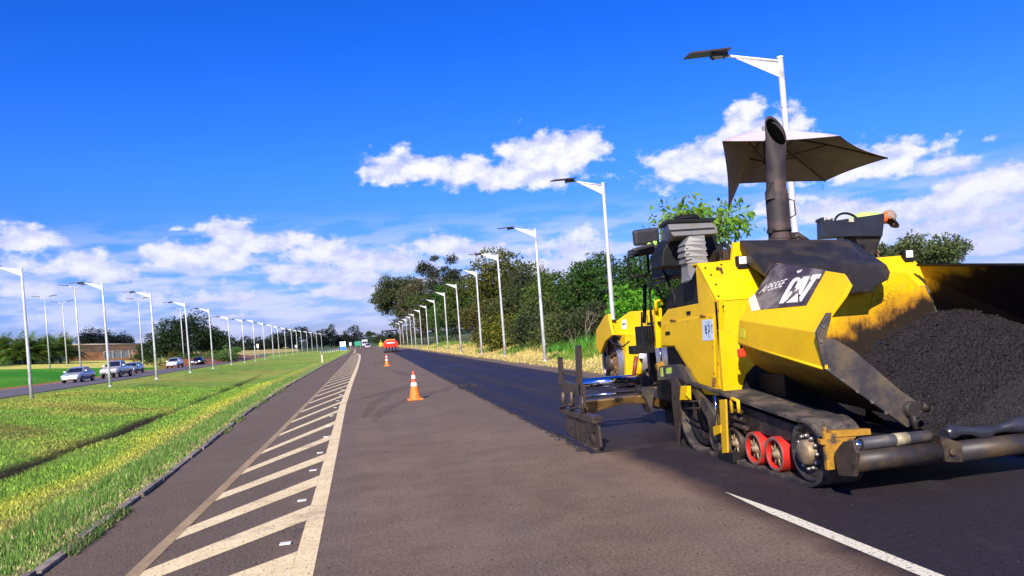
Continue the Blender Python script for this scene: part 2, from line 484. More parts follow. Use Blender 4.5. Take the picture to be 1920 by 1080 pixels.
# worn brownish asphalt, with the black tack coat sprayed on the lane being paved
q = NT('worn_asphalt')
f1, f2, f3, f4 = q.noise(42, 5, .9), q.noise(2.2, 7, .6), q.noise(.5, 5), q.noise(22, 6, .75)
base = q.mix(q.step(f2, .3, .7), (.150, .102, .068), (.210, .144, .096))
base = q.mix(q.mm('MULTIPLY', q.step(f3, .42, .66), .5), base, (.25, .18, .125))
# lengthwise wheel polish and darker centre
wl = q.noise(1.0, 4, .5, (1.6, .05, 1))
base = q.mix(q.mm('MULTIPLY', q.step(wl, .45, .62), .32), base, (.14, .105, .09))
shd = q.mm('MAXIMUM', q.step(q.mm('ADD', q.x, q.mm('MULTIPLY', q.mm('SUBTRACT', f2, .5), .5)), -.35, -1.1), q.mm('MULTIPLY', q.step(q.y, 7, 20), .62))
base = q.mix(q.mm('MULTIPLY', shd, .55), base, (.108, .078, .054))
vo = q.n('ShaderNodeTexVoronoi', feature='DISTANCE_TO_EDGE'); vo.inputs['Scale'].default_value = .42
wv = q.n('ShaderNodeVectorMath', operation='ADD'); nz = q.n('ShaderNodeTexNoise'); nz.inputs['Scale'].default_value = 1.6; nz.inputs['Detail'].default_value = 7
q.l(q.g.outputs['Position'], nz.inputs['Vector']); nsc = q.n('ShaderNodeVectorMath', operation='SCALE'); nsc.inputs['Scale'].default_value = 1.3
q.l(nz.outputs['Color'], nsc.inputs[0]); q.l(nsc.outputs[0], wv.inputs[0]); q.l(q.g.outputs['Position'], wv.inputs[1]); q.l(wv.outputs[0], vo.inputs['Vector'])
crk = q.mm('MULTIPLY', q.step(vo.outputs['Distance'], .005, .001), q.step(q.noise(.35, 3, .5, None, 17), .50, .58))
base = q.mix(q.mm('MULTIPLY', crk, .30), base, (.030, .022, .020))
drip = q.n('ShaderNodeTexVoronoi', feature='F1'); drip.inputs['Scale'].default_value = 2.6; q.l(q.g.outputs['Position'], drip.inputs['Vector'])
base = q.mix(q.mm('MULTIPLY', q.mm('MULTIPLY', q.step(drip.outputs['Distance'], .075, .045), q.step(q.noise(.9, 2, .5, None, 3), .50, .55)), .75), base, (.035, .026, .024))
spk = q.step(f1, .515, .60)
base = q.mix(q.mm('MULTIPLY', spk, .62), base, (.36, .275, .21))
base = q.mix(q.mm('MULTIPLY', q.step(f1, .485, .40), .62), base, (.050, .036, .030))
base = q.mix(q.mm('MULTIPLY', q.step(q.noise(7, 6, .8, None, 31), .665, .71), .85), base, (.030, .024, .024))
# gore area is a little greyer/olive
edge = q.mm('ADD', q.x, q.mm('MULTIPLY', q.mm('SUBTRACT', q.noise(1.3, 7, .65), .5), .5))
near = q.step(q.y, 10.5, 9.0)
tack = q.mm('MULTIPLY', q.step(edge, 2.62, 3.02), near)
tackc = q.mix(q.step(f4, .3, .7), (.020, .016, .020), (.040, .031, .036))
tackc = q.mix(q.mm('MULTIPLY', q.step(q.noise(1.6, 7, .7, (1, .5, 1)), .5, .7), .3), tackc, (.085, .068, .065))
rim = q.mm('MULTIPLY', q.mm('MULTIPLY', tack, q.mm('SUBTRACT', 1.0, tack)), 1.2)
base = q.mix(tack, base, tackc)
base = q.mix(q.mm('MULTIPLY', rim, .9), base, (.13, .06, .035))
q.l(base, q.b.inputs['Base Color'])
q.l(q.step(tack, 0, 1, .88, .62), q.b.inputs['Roughness'])
q.b.inputs['Specular IOR Level'].default_value = .2
q.bump(q.mm('ADD', q.mm('MULTIPLY', f1, 1.0), q.mm('MULTIPLY', f4, .6)), .8, .012)
old_asphalt = q.m
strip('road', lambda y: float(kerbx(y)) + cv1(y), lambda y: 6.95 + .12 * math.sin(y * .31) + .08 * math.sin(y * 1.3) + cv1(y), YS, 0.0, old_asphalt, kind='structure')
# kerb of cast stones along the gore, half overgrown
q = NT('kerb_concrete')
cc = q.mix(q.step(q.noise(5, 7, .7), .35, .65), (.20, .165, .125), (.36, .30, .23))
cc = q.mix(q.mm('MULTIPLY', q.step(q.noise(2.1, 6, .7, None, 5), .46, .62), .8), cc, (.09, .07, .045))
q.l(cc, q.b.inputs['Base Color']); q.b.inputs['Roughness'].default_value = .9
q.bump(q.noise(60, 5), .7, .02)
kerb_m = q.m
kr = thing('kerb', None, None, (0, 0, 0)); kr['kind'] = 'structure'
y = 3.2
cnt = 0
kb_far = MB()
while y < 118:
    ln = .98
    a = Vector((float(kerbx(y)), y, 0)); b_ = Vector((float(kerbx(y + ln)), y + ln, 0))
    mid = (a + b_) / 2; ang = math.atan2(-(b_.x - a.x), b_.y - a.y)
    tilt = random.uniform(-.05, .05)
    M3 = Matrix.Rotation(ang, 3, 'Z') @ Matrix.Rotation(tilt, 3, 'Y')
    c = mid + Vector((-.045 + random.uniform(-.012, .012), 0, -.055 + random.uniform(-.016, .010)))
    if y < 62:
        b = MB(); b.box(c, (.085, ln - .03, .20), M_=M3); b.build('kerb_stone', kerb_m, kr, bevel=.012)
    else:
        kb_far.box(c, (.085, ln - .02, .20), M_=M3)
    y += 1.0
kb_far.build('kerb_stones', kerb_m, kr, kind='stuff')
# opposite carriageway
q2 = mat('grey_asphalt', (.12, .10, .105), .85, var=.2, vscale=.8, bump=.3)
frc = lambda y: float(far_road_c(y)) + cv1(y)
strip('opposite_road', lambda y: frc(y) - 4.6, lambda y: frc(y) + 4.6, YS, 0.0, q2, kind='structure')
white = NT('road_paint')
w1 = white.noise(34, 5, .75); w2 = white.noise(3.0, 6, .7)
pc = white.mix(white.step(w2, .3, .7), (.74, .57, .29), (.86, .69, .38))
pc = white.mix(white.mm('MULTIPLY', white.step(w1, .555, .62), .85), pc, (.13, .10, .085))
pc = white.mix(white.mm('MULTIPLY', white.step(white.noise(1.1, 7, .75, None, 9), .52, .66), .55), pc, (.30, .225, .14))
pc = white.mix(white.step(white.noise(8, 8, .85, (.5, 2.2, 1), 4), .60, .64, 0, .75), pc, (.15, .115, .09))
white.l(pc, white.b.inputs['Base Color']); white.b.inputs['Roughness'].default_value = .75
white.bump(w1, .4, .006)
paint_old = white.m
white2 = NT('fresh_white_paint')
w1 = white2.noise(40, 5, .75)
pc = white2.mix(white2.mm('MULTIPLY', white2.step(w1, .53, .60), .8), (.74, .68, .50), (.2, .16, .13))
white2.l(pc, white2.b.inputs['Base Color']); white2.b.inputs['Roughness'].default_value = .7
paint_new = white2.m
yel = NT('faded_yellow_paint')
w1 = yel.noise(26, 6, .8); w2 = yel.noise(1.5, 6, .7)
pc = yel.mix(yel.step(w2, .35, .65), (.29, .195, .095), (.40, .28, .14))
pc = yel.mix(yel.mm('MULTIPLY', yel.step(w1, .52, .62), .7), pc, (.13, .10, .085))
yel.l(pc, yel.b.inputs['Base Color']); yel.b.inputs['Roughness'].default_value = .85
paint_yel = yel.m
wl_ = lambda y: float(np.interp(y, [0, 5.3, 11.7, 19.8, 32, 50, 82, 110, 122, 138, 380, 500], [-.60, -.67, -.79, -.95, -1.07, -1.20, -1.55, -2.0, -2.5, -3.6, -3.7, -3.7])) + cv1(y) * (y > 140)
ww_ = lambda y: .15 + .0009 * y if y < 130 else .25
strip('edge_line', wl_, lambda y: wl_(y) + ww_(y), list(np.arange(2, 30, 1.)) + list(np.arange(30, 420, 5.)), .004, paint_old, kind='structure')
yl_ = lambda y: float(np.interp(y, [0, 5.8, 9.2, 14.4, 19.4, 26.6, 54, 87, 122, 135], [-1.90, -1.89, -1.88, -1.9, -1.95, -2.0, -2.28, -2.75, -3.3, -3.55]))
strip('gore_line', yl_, lambda y: yl_(y) + .11, list(np.arange(2, 30, 1.)) + list(np.arange(30, 137, 3.)), .004, paint_yel, kind='structure')
Lk = [3.7, 4.85, 5.95, 7.27, 8.86, 10.5, 12.3, 14.5, 16.8, 19.2]
Rk = [4.35, 5.95, 7.62, 9.31, 11.15, 13.4, 15.85, 18.5, 21.2, 24.]
while Rk[-1] < 116:
    Lk.append(Lk[-1] + 2.75); Rk.append(Rk[-1] + 2.85 if Rk[-1] < 100 else Rk[-1] + 2.75)
ch = thing('chevron_marking', None, None); ch['kind'] = 'structure'
for a, b_ in zip(Lk, Rk):
    w0 = .42 + .004 * a; w1_ = .62 + .004 * b_
    p = [(yl_(a - w0) + .112, a - w0, .004), (wl_(b_ - w1_) - .002, b_ - w1_, .004), (wl_(b_) - .002, b_, .004), (yl_(a) + .112, a, .004)]
    MB().poly(p).build('chevron_stripe', paint_old, ch)
# stub of the lane line the paver has not reached yet
dl_ = lambda y: 2.98 - .016 * (y - 3.7)
strip('lane_line', lambda y: dl_(y) - .055 * min(1, (6.15 - y) * 1.2), lambda y: dl_(y) + .055 * min(1, (6.15 - y) * 1.2), list(np.arange(1.5, 6.1, .2)) + [6.12], .004, paint_new, kind='structure')
strip('opposite_edge_line', lambda y: frc(y) - 4.25, lambda y: frc(y) - 4.1, YS, .004, paint_new, kind='structure')
# raised reflectors in the gore
stud_m = mat('stud_white', (.72, .68, .6), .5)
for i, (sx, sy) in enumerate([(-.80, 4.7), (-.80, 6.21), (-.82, 7.88), (-.85, 9.73), (-.87, 11.27), (-.90, 13.18), (-.95, 14.9), (-1.0, 17.), (-1.03, 19.2), (-1.07, 21.5), (-1.1, 24.), (-1.14, 26.6)]):
    b = MB(); b.slab([(sx - .045, sy - .035, .004), (sx + .045, sy - .035, .004), (sx + .045, sy + .035, .004), (sx - .045, sy + .035, .004)], (0, 0, .012))
    o = b.build('road_stud', stud_m, bevel=.005)
    words = ['nearest', 'second', 'third', 'fourth', 'fifth', 'sixth', 'seventh', 'eighth', 'ninth', 'tenth', 'eleventh', 'twelfth']
    tag(o, 'white raised road stud in the striped gore, %s from the camera' % words[i], 'road stud', 'road studs between the chevron stripes')

# ------------------------------------------------------------ fresh asphalt mat laid behind the paver
q = NT('fresh_asphalt')
g1, g2, g3 = q.noise(85, 5, .8), q.noise(1.2, 5, .55, (1, .12, 1)), q.noise(200, 2, .6)
bc = q.mix(q.step(g1, .35, .65), (.012, .008, .012), (.033, .024, .031))
bc = q.mix(q.mm('MULTIPLY', q.step(g3, .66, .74), .5), bc, (.20, .19, .19))
bc = q.mix(q.mm('MULTIPLY', q.step(g2, .5, .65), .35), bc, (.045, .042, .06))
g4 = q.noise(1.4, 3, .5, (1.3, .02, 1)); bc = q.mix(q.mm('MULTIPLY', q.step(g4, .48, .54), .35), bc, (.050, .040, .052))
q.l(bc, q.b.inputs['Base Color']); q.l(q.step(g4, .46, .56, .55, .72), q.b.inputs['Roughness']); q.b.inputs['Specular IOR Level'].default_value = .28
q.bump(q.mm('ADD', g1, g3), .8, .012)
fresh = q.m
b = MB(); Ym = [8.75] + list(np.arange(9.2, 40, .4)) + list(np.arange(40, 130, 3.))
r2 = random.Random(4)
le = []; re_ = []
for y in Ym:
    j = r2.uniform(-.03, .03) if y < 40 else 0
    le.append(2.56 + j + .0012 * y); re_.append(6.12 + r2.uniform(-.02, .02))
n = len(Ym)
V = [(le[i] - .05, Ym[i], -.002) for i in range(n)] + [(le[i], Ym[i], .045) for i in range(n)] + [(re_[i], Ym[i], .045) for i in range(n)] + [(re_[i] + .05, Ym[i], -.002) for i in range(n)]
b.add(V, [(r_ * n + i, (r_ + 1) * n + i, (r_ + 1) * n + i + 1, r_ * n + i + 1) for r_ in range(3) for i in range(n - 1)])
b.poly([V[0], V[n], V[2 * n], V[3 * n]])
b.build('new_asphalt', fresh, kind='structure')
# loose lumps of asphalt along the joint
def lump(b, c, r_):
    vs = []; 
    for p in ((1,0,0),(-1,0,0),(0,1,0),(0,-1,0),(0,0,1),(0,0,-.3)):
        vs.append((c[0] + p[0] * r_ * random.uniform(.6, 1.3), c[1] + p[1] * r_ * random.uniform(.6, 1.3), c[2] + p[2] * r_ * random.uniform(.5, 1.)))
    b.add(vs, [(0,2,4),(2,1,4),(1,3,4),(3,0,4),(2,0,5),(1,2,5),(3,1,5),(0,3,5)])
b = MB()
for i in range(2600):
    y = 9 + 40 * random.random() ** 1.8
    x = 2.53 + .0012 * y + random.gauss(0, .05)
    lump(b, (x, y, .008), random.uniform(.006, .022))
for i in range(500):
    x = random.uniform(2.7, 6); y = random.uniform(8.8, 15); lump(b, (x, y, .047), random.uniform(.004, .01))
for i in range(1300):
    y = 3.2 + 14 * random.random() ** 1.5; x = random.uniform(-2.3, 3.6); lump(b, (x, y, .002), random.uniform(.004, .010))
b.build('asphalt_crumbs', mat('crumb_black', (.02, .018, .02), .7), kind='stuff')
# smeared patch and a hooked streak at the joint near the cones, where a shovel was cleaned
b = MB()
for (cx, cy, rr) in ((2.62, 22.6, .22), (2.75, 22.2, .28), (2.55, 22.0, .16), (2.9, 21.8, .2)):
    for i in range(60):
        a = random.uniform(0, 6.28); d = rr * random.random() ** .5; lump(b, (cx + d * math.cos(a), cy + d * math.sin(a) * 1.4, .02 + .08 * (1 - d / rr)), random.uniform(.02, .05))
tag(b.build('asphalt_heap', mat('heap_black', (.03, .027, .03), .75), None), 'small dark heap of spilled asphalt on the joint beyond the screed', 'asphalt heap')
tyre = NT('tyre_marks'); 
tn = tyre.noise(6, 6, .7, (.6, 2.5, 1))
trb = tyre.n('ShaderNodeBsdfTransparent'); mxs = tyre.n('ShaderNodeMixShader'); outn = [n_ for n_ in tyre.t.nodes if n_.type == 'OUTPUT_MATERIAL'][0]
tyre.b.inputs['Base Color'].default_value = (.028, .022, .024, 1); tyre.b.inputs['Roughness'].default_value = .8
tyre.l(tyre.step(tn, .40, .66, 0, .34), mxs.inputs[0]); tyre.l(trb.outputs[0], mxs.inputs[1]); tyre.l(tyre.b.outputs[0], mxs.inputs[2]); tyre.l(mxs.outputs[0], outn.inputs[0])
tm = thing('tyre_mark', None, None); tm['kind'] = 'structure'
def streak(pts, w):
    g_ = [on(px_, py_, 2, .008) for px_, py_ in pts]; V = []
    # resample
    for i, p in enumerate(g_):
        d = (g_[min(i + 1, len(g_) - 1)] - g_[max(i - 1, 0)]).normalized(); nn = Vector((-d.y, d.x, 0)) * w * (.5 if 0 < i < len(g_) - 1 else .15)
        V += [p + nn, p - nn]
    MB().add(V, [(2 * i, 2 * i + 1, 2 * i + 3, 2 * i + 2) for i in range(len(g_) - 1)]).build('streak', tyre.m, tm)
streak([(640, 757), (690, 745), (760, 725), (800, 712)], .45)
streak([(700, 790), (725, 765), (770, 748), (830, 731), (856, 721)], .40)
streak([(680, 785), (700, 757), (735, 737), (790, 722)], .3)
streak([(735, 693), (765, 704), (800, 702), (845, 697)], .6)
streak([(735, 672), (715, 682), (700, 680)], .7)
streak([(905, 868), (935, 858), (965, 862)], .05)
streak([(755, 880), (775, 881), (795, 878), (803, 874)], .02)
streak([(548, 1010), (562, 992), (575, 986)], .09)
streak([(520, 1000), (545, 985), (566, 978)], .07)
# ------------------------------------------------------------ solar street lamps
galv = mat('galvanised_steel', (.60, .60, .61), .42, metal=.2, var=.12, vscale=2.5, dirt=(.36, .33, .30), dscale=1.8, damt=.45)
lampwhite = mat('lamp_white', (.80, .79, .78), .4, var=.05)
panelm = mat('panel_dark', (.05, .035, .04), .35, var=.1)
darkm = mat('lamp_dark', (.03, .03, .035), .5)
def make_lamp(H=6.28):
    t = thing('solar_street_lamp', 'x', 'street lamp')
    b = MB(); b.tube([(0, 0, -.1), (0, 0, 2.2), (0, 0, 4.2), (0, 0, H)], [.085, .075, .062, .052], 12)
    b.tube([(0, 0, H - .95), (0, 0, H - .93)], [.062, .062], 12)
    b.build('pole', galv, t)
    MB().slab([(-.045, -.09, .75), (.045, -.09, .75), (.045, -.09, 1.05), (-.045, -.09, 1.05)], (0, .02, 0)).build('access_door', mat('door_grey', (.40, .40, .42), .5), t)
    b = MB(); b.lathe([(.17, 0), (.17, .03), (.1, .035), (.09, .10)], (0, 0, 0), seg=12); b.build('base_plate', galv, t)
    b = MB(); b.tube([(0, 0, H - .07), (-1.12, 0, H + .10)], [.032, .026], 8); b.tube([(0, 0, H - .02), (0, 0, H + .02)], .06, 10)
    b.build('arm', lampwhite, t)
    b = MB(); b.slab([(-.05, -.006, H - .10), (-.86, -.006, H + .03), (-.05, -.006, H - .36)], (0, .012, 0)); b.build('gusset_plate', lampwhite, t)
    # solar head
    b = MB(); M_ = Matrix.Rotation(RAD(-4), 3, 'Y') @ Matrix.Rotation(RAD(6), 3, 'X')
    b.box((-1.40, 0, H + .15), (.78, .42, .035), M_=M_); b.build('solar_panel', panelm, t, bevel=.006)
    b = MB(); b.box((-1.18, 0, H + .10), (.30, .18, .06)); b.tube([(-1.30, 0, H + .10), (-1.30, 0, H + .02)], [.03, .025], 8); b.build('lamp_head', darkm, t, bevel=.01)
    b = MB(); b.box((-1.22, 0, H + .062), (.20, .13, .015)); b.build('lens', mat('lens', (.5, .5, .5), .2), t)
    return t
lamp = make_lamp()
RY = [12.8, 24.0] + [11040 / (x - 698) for x in (1019, 943, 898, 860, 836, 816, 800, 788, 777, 770, 763, 757, 752)]
ordw = ['first', 'second', 'third', 'fourth', 'fifth', 'sixth', 'seventh', 'eighth', 'ninth', 'tenth', 'eleventh', 'twelfth', 'thirteenth', 'fourteenth', 'fifteenth', 'sixteenth', 'seventeenth', 'eighteenth', 'nineteenth', 'twentieth']
for i, Y in enumerate(RY):
    o = lamp if i == 0 else copy_tree(lamp)
    o.location = (7.95 + float(curve(Y)) * .3 + random.uniform(-.05, .05), Y, gz(7.95, Y) - .02)
    o.rotation_euler = (RAD(random.uniform(-.5, .5)), RAD(random.uniform(-.4, .5)), RAD(random.uniform(-6, 6)))
    lab = ['tall galvanised solar lamp rising behind the parasol, nearest of the right row',
           'galvanised solar lamp standing directly behind the yellow drum roller',
           'galvanised solar lamp in dry verge grass, first one left of the drum roller'][i] if i < 3 else \
           'galvanised solar lamp by the wood, %s of the right row from the camera' % ordw[i]
    tag(o, lab, 'street lamp', 'solar lamps along the right verge')
LP = []
for (bx, by, top) in ((60, 750, 500), (207, 725, 530), (294, 710, 547), (357, 697, 565), (400, 690, 578), (434, 682, 592), (459, 678, 597)):
    LP.append((bx, 1400 * 6.3 / (by - top), by))
for i, bx in enumerate((479, 497, 513, 524, 537, 549, 558, 567, 577, 586, 595, 604)):
    LP.append((bx, 114 + 13 * i, None))
for i, (bx, D, by) in enumerate(LP):
    o = copy_tree(lamp)
    p = at(bx, by if by else 675 - (bx - 460) * .14, D)
    z = gz(p.x, p.y)
    o.location = (p.x, p.y, p.z - .02 if by and i < 7 else z - .02)
    o.rotation_euler = (RAD(random.uniform(-.5, .5)), RAD(random.uniform(-.4, .4)), RAD(random.uniform(-8, 8)))
    o.location.z = min(o.location.z, z + .0)
    tag(o, 'silver solar lamp on the grass median, %s of the left row from the camera' % ordw[i], 'street lamp', 'solar lamps along the median')
# taller two-armed lamps on the far verge
def make_double(H=12.):
    t = thing('twin_street_lamp', 'x', 'street lamp')
    MB().tube([(0, 0, -.2), (0, 0, H * .5), (0, 0, H)], [.12, .10, .07], 8).build('pole', galv, t)
    for s in (-1, 1):
        MB().tube([(0, 0, H - .35), (s * .9, 0, H + .12)], .045, 6).build('arm', galv, t)
        MB().box((s * 1.35, 0, H + .2), (1.1, .5, .06), M_=Matrix.Rotation(-s * .12, 3, 'Y')).build('solar_panel', panelm, t)
    return t
dbl = make_double()
for i, (bx, by, tx, ty, side) in enumerate(((92, 668, 85, 530, 'over the lawn beside the palms'), (124, 660, 116, 537, 'behind the palms, thin and faint'), (151, 682, 140, 505, 'behind the silver saloon car, tallest'), (268, 676, 258, 539, 'left of the blank white board'), (345, 672, 340, 562, 'in front of the large dark tree'))):
    o = dbl if i == 0 else copy_tree(dbl)
    D = 1400 * 12.2 / (by - ty)
    p = at(bx, by, D); o.location = (p.x, p.y, min(p.z, gz(p.x, p.y)) - .1)
    o.scale = (1, 1, 1)
    tag(o, 'tall twin-armed lamp post ' + side, 'street lamp', 'twin-armed lamps on the far verge')

# ------------------------------------------------------------ vegetation
def leafmat(name, hue=(1, 1, 1), trans=.35):
    M_ = bpy.data.materials.new(name); M_.use_nodes = True; t = M_.node_tree; b = t.nodes['Principled BSDF']
    a = t.nodes.new('ShaderNodeAttribute'); a.attribute_name = 'tone'
    b.inputs['Roughness'].default_value = .6; b.inputs['Specular IOR Level'].default_value = .2
    tr = t.nodes.new('ShaderNodeBsdfTranslucent'); mx = t.nodes.new('ShaderNodeMixShader'); mx.inputs[0].default_value = trans
    t.links.new(a.outputs['Color'], b.inputs['Base Color']); t.links.new(a.outputs['Color'], tr.inputs['Color'])
    t.links.new(b.outputs[0], mx.inputs[1]); t.links.new(tr.outputs[0], mx.inputs[2])
    t.links.new(mx.outputs[0], t.nodes['Material Output'].inputs['Surface'])
    return M_
leaf_m = leafmat('leaf'); grass_m = leafmat('grass_blade', trans=.3)
bark_m = mat('bark', (.13, .09, .065), .9, var=.3, bump=.6, bscale=12, bdist=.03)
pale_bark = mat('pale_bark', (.26, .21, .16), .9, var=.25)
def leaves(C, n, size, asp, tone, tvar, droop=0., out=None):
    """n leaf quads centred at C (n,3); tone (n,3)"""
    d = rng.normal(size=(n, 3)); d /= np.linalg.norm(d, axis=1)[:, None]
    if out is not None: d = d + out * .9
    d[:, 2] -= droop
    d /= np.linalg.norm(d, axis=1)[:, None]
    e = rng.normal(size=(n, 3)); w = np.cross(d, e); w /= np.linalg.norm(w, axis=1)[:, None] + 1e-9
    s = size * rng.uniform(.6, 1.35, n)[:, None]
    a = d * s; w = w * s * asp
    V = np.stack([C - a * .5, C + w * .5 - a * .05, C + a * .5, C - w * .5 - a * .05], 1).reshape(-1, 3)
    F = np.arange(n * 4).reshape(n, 4)
    T = np.repeat(np.clip(tone * (1 + tvar * rng.normal(size=(n, 1))) * (1 + .08 * rng.normal(size=(n, 3))), .003, 1), 4, 0)
    return V, F, T
def make_tree(name, label, base, H, R_, n, lsize, tone, cat='tree', skirt=.25, nl=26, flat=.75, tone2=None, trunk_r=.18, lean=(0, 0), bark=None, holes=.0, asp=.55, droop=.15, group=None, shell=.55, lobe=.34, top=None):
    x, y = base; z0 = gz(x, y) - .05
    t = thing(name, label, cat, (x, y, z0), group=group)
    tone = np.array(tone) * np.array((1.7, 1.6, 1.8)) * (1.0 if group != 'dark trees on the far skyline' else 1.); tone2 = np.array(tone2 if tone2 is not None else tone * (1.5, 1.35, 1.0))
    zb = H * skirt; zc = (H + zb) / 2; rz = (H - zb) / 2
    P = []
    for i in range(nl):
        th = rng.uniform(0, 2 * math.pi); u = rng.uniform(-1, 1); rr = rng.uniform(.35, .86)
        sx = math.sqrt(1 - u * u)
        P.append((lean[0] + sx * math.cos(th) * R_ * rr, lean[1] + sx * math.sin(th) * R_ * rr, zc + u * rz * rr, R_ * lobe * rng.uniform(.6, 1.25)))
    P = np.array(P)
    wgt = P[:, 3] ** 2; wgt /= wgt.sum()
    k = rng.choice(nl, n, p=wgt)
    d = rng.normal(size=(n, 3)); d /= np.linalg.norm(d, axis=1)[:, None]
    lump_ = 1 + .22 * np.sin(d[:, 0] * 5 + k) * np.sin(d[:, 1] * 6 + k * 2.1) + .15 * np.sin(d[:, 2] * 9 + k)
    r_ = (shell + (1 - shell) * rng.random(n) ** .6) * lump_
    C = P[k, :3] + d * (P[k, 3] * r_)[:, None] * np.array([1, 1, flat])
    mixw = rng.random(nl)[k][:, None] * .75 + .25 * rng.random((n, 1))
    T = tone * (1 - mixw) + tone2 * mixw
    V, F, T = leaves(C, n, lsize, asp, T, .22, droop, d)
    me = fast_mesh('crown', V, F, leaf_m, False, T)
    link(bpy.data.objects.new('crown', me), t)
    b = MB(); bk = bark or bark_m
    top_ = Vector((lean[0] * .5, lean[1] * .5, zc))
    b.tube([(0, 0, 0), (lean[0] * .15, lean[1] * .15, zc * .45), top_], [trunk_r, trunk_r * .75, trunk_r * .4], 8)
    idx_ = rng.choice(nl, min(nl, 12), replace=False)
    for i in idx_:
        e_ = Vector(P[i, :3]); s_ = Vector((lean[0] * .2, lean[1] * .2, zc * rng.uniform(.4, .85)))
        mid = s_.lerp(e_, .5) + Vector((0, 0, .06 * H)); b.tube([s_, mid, e_], [trunk_r * .4, trunk_r * .25, trunk_r * .08], 6)
    b.build('trunk', bk, t, local=True)
    return t
dk, ol, gr, br = (.022, .040, .012), (.060, .072, .018), (.035, .085, .014), (.06, .17, .012)
wood = 'trees of the wood on the right'
def X_at(px_, Y): return (ray(px_, 640).x / ray(px_, 640).y) * Y
def T(px_, Y, ztop, R_, n, ls, tone, lab, nm='broadleaf_tree', **k):
    make_tree(nm, lab, (X_at(px_, Y), Y), ztop, R_, n, ls, tone, group=wood, **k)
T(757, 226, 23.5, 9.2, 19000, .55, (.045, .06, .022), 'tall grey-green tree at the far end of the wood, leaning over the road', skirt=.20, lean=(-1.0, 0), tone2=(.09, .11, .04), trunk_r=.45, shell=.3, droop=.6, nl=30)
T(792, 205, 21, 8.0, 15000, .5, (.05, .055, .025), 'brownish sparse tree crown right of the far leaning tree', skirt=.2, tone2=(.13, .12, .06), shell=.3, nl=26, trunk_r=.35)
T(840, 152, 20.0, 5.6, 6500, .42, (.035, .045, .03), 'feathery blue-green tree rising above the wood with sky showing through', skirt=.42, tone2=(.07, .085, .05), shell=.1, nl=18, lobe=.28, trunk_r=.3)
T(958, 82, 11.2, 5.3, 15000, .30, (.055, .065, .012), 'largest olive-green tree in the middle of the wood', skirt=.18, tone2=(.125, .14, .02), nl=34, trunk_r=.35)
T(895, 98, 10.0, 4.8, 9000, .32, (.045, .065, .015), 'dark olive tree left of the largest tree of the wood', skirt=.08, tone2=(.10, .13, .02))
T(855, 128, 12.3, 5.6, 11000, .36, gr, 'bright green bushy tree below the feathery tree', skirt=.05, tone2=(.06, .15, .02))
T(822, 160, 13.5, 6.0, 10000, .4, (.035, .06, .015), 'dark green tree behind the row of lamps', skirt=.05)
T(799, 190, 12.5, 6.0, 8000, .45, (.06, .06, .03), 'dull brownish tree behind the farthest lamps', skirt=.05)
T(1003, 74, 9.3, 3.6, 7000, .26, (.035, .045, .02), 'dark grey-green tree behind the lamp left of the roller', skirt=.2, tone2=(.075, .085, .03), shell=.35)
T(1050, 62, 6.7, 3.3, 10000, .24, (.045, .075, .015), 'mid-green rounded tree between two lamps', skirt=.05, tone2=(.10, .15, .02))
T(1095, 66, 7.2, 3.4, 8000, .24, (.03, .05, .015), 'dark tree with a flat top left of the drum roller', skirt=.05, tone2=(.07, .10, .02))
T(1135, 50, 6.9, 3.2, 12000, .22, (.025, .060, .012), 'dense dark green tree behind the drum roller', skirt=.02, tone2=(.055, .12, .02))
T(1185, 44, 6.1, 2.7, 10000, .21, (.025, .060, .012), 'dark tree behind the paver seat', skirt=.02, tone2=(.06, .13, .02))
T(1192, 36, 3.7, 1.5, 5200, .19, (.07, .22, .012), 'bright fresh-green shrub right above the drum roller', skirt=.02, tone2=(.12, .34, .02), nm='shrub', lobe=.45)
T(1235, 46, 5.6, 3.2, 8000, .22, (.03, .065, .012), 'dark leafy tree hidden behind the paver controls', skirt=.02)
T(1290, 48, 5.6, 3.6, 7000, .24, (.03, .065, .012), 'dark leafy tree behind the paver console', skirt=.02)
T(1360, 50, 5.4, 3.6, 7000, .24, (.035, .065, .012), 'leafy tree behind the paver engine cover', skirt=.02)
T(1060, 44, 2.6, 2.0, 4500, .17, (.05, .07, .02), 'low olive bush in front of the wood', skirt=.0, nm='shrub', lobe=.45)
T(1005, 50, 3.0, 2.2, 4500, .18, (.03, .045, .018), 'low dark bush behind the dry grass', skirt=.0, nm='shrub', lobe=.45)
T(945, 58, 3.4, 2.2, 4500, .19, (.07, .09, .012), 'low yellow-green bush below the largest tree', skirt=.0, nm='shrub', lobe=.45, tone2=(.2, .2, .02))
T(1105, 41, 3.2, 2.2, 6000, .17, (.030, .042, .016), 'low dark bush behind the bare-branched shrub', skirt=.0, nm='shrub', lobe=.45)
T(1030, 58, 4.4, 2.7, 6500, .2, (.035, .055, .014), 'dark bushy tree between the lamps, lower than its neighbours', skirt=.0, lobe=.42)
T(975, 66, 5.4, 3.0, 7500, .22, (.030, .045, .014), 'shaded dark tree under the largest tree', skirt=.0, lobe=.42)
T(915, 76, 5.2, 3.0, 6500, .24, (.055, .055, .018), 'russet-green bush at the edge of the wood', skirt=.0, lobe=.42, tone2=(.12, .11, .02))
T(1650, 60, 5.6, 2.6, 5000, .26, (.05, .07, .025), 'grey-green tree seen between the right console and the hopper', skirt=.3, tone2=(.11, .14, .05))
T(1722, 48, 5.5, 3.0, 7500, .22, (.045, .07, .022), 'flat-topped grey-green tree above the far hopper wing', skirt=.35, flat=.55, tone2=(.12, .15, .05), shell=.4)
T(1790, 52, 5.5, 1.9, 2600, .2, (.05, .07, .03), 'small sparse tree beside the flat-topped tree', skirt=.45, shell=.2, tone2=(.12, .15, .06))
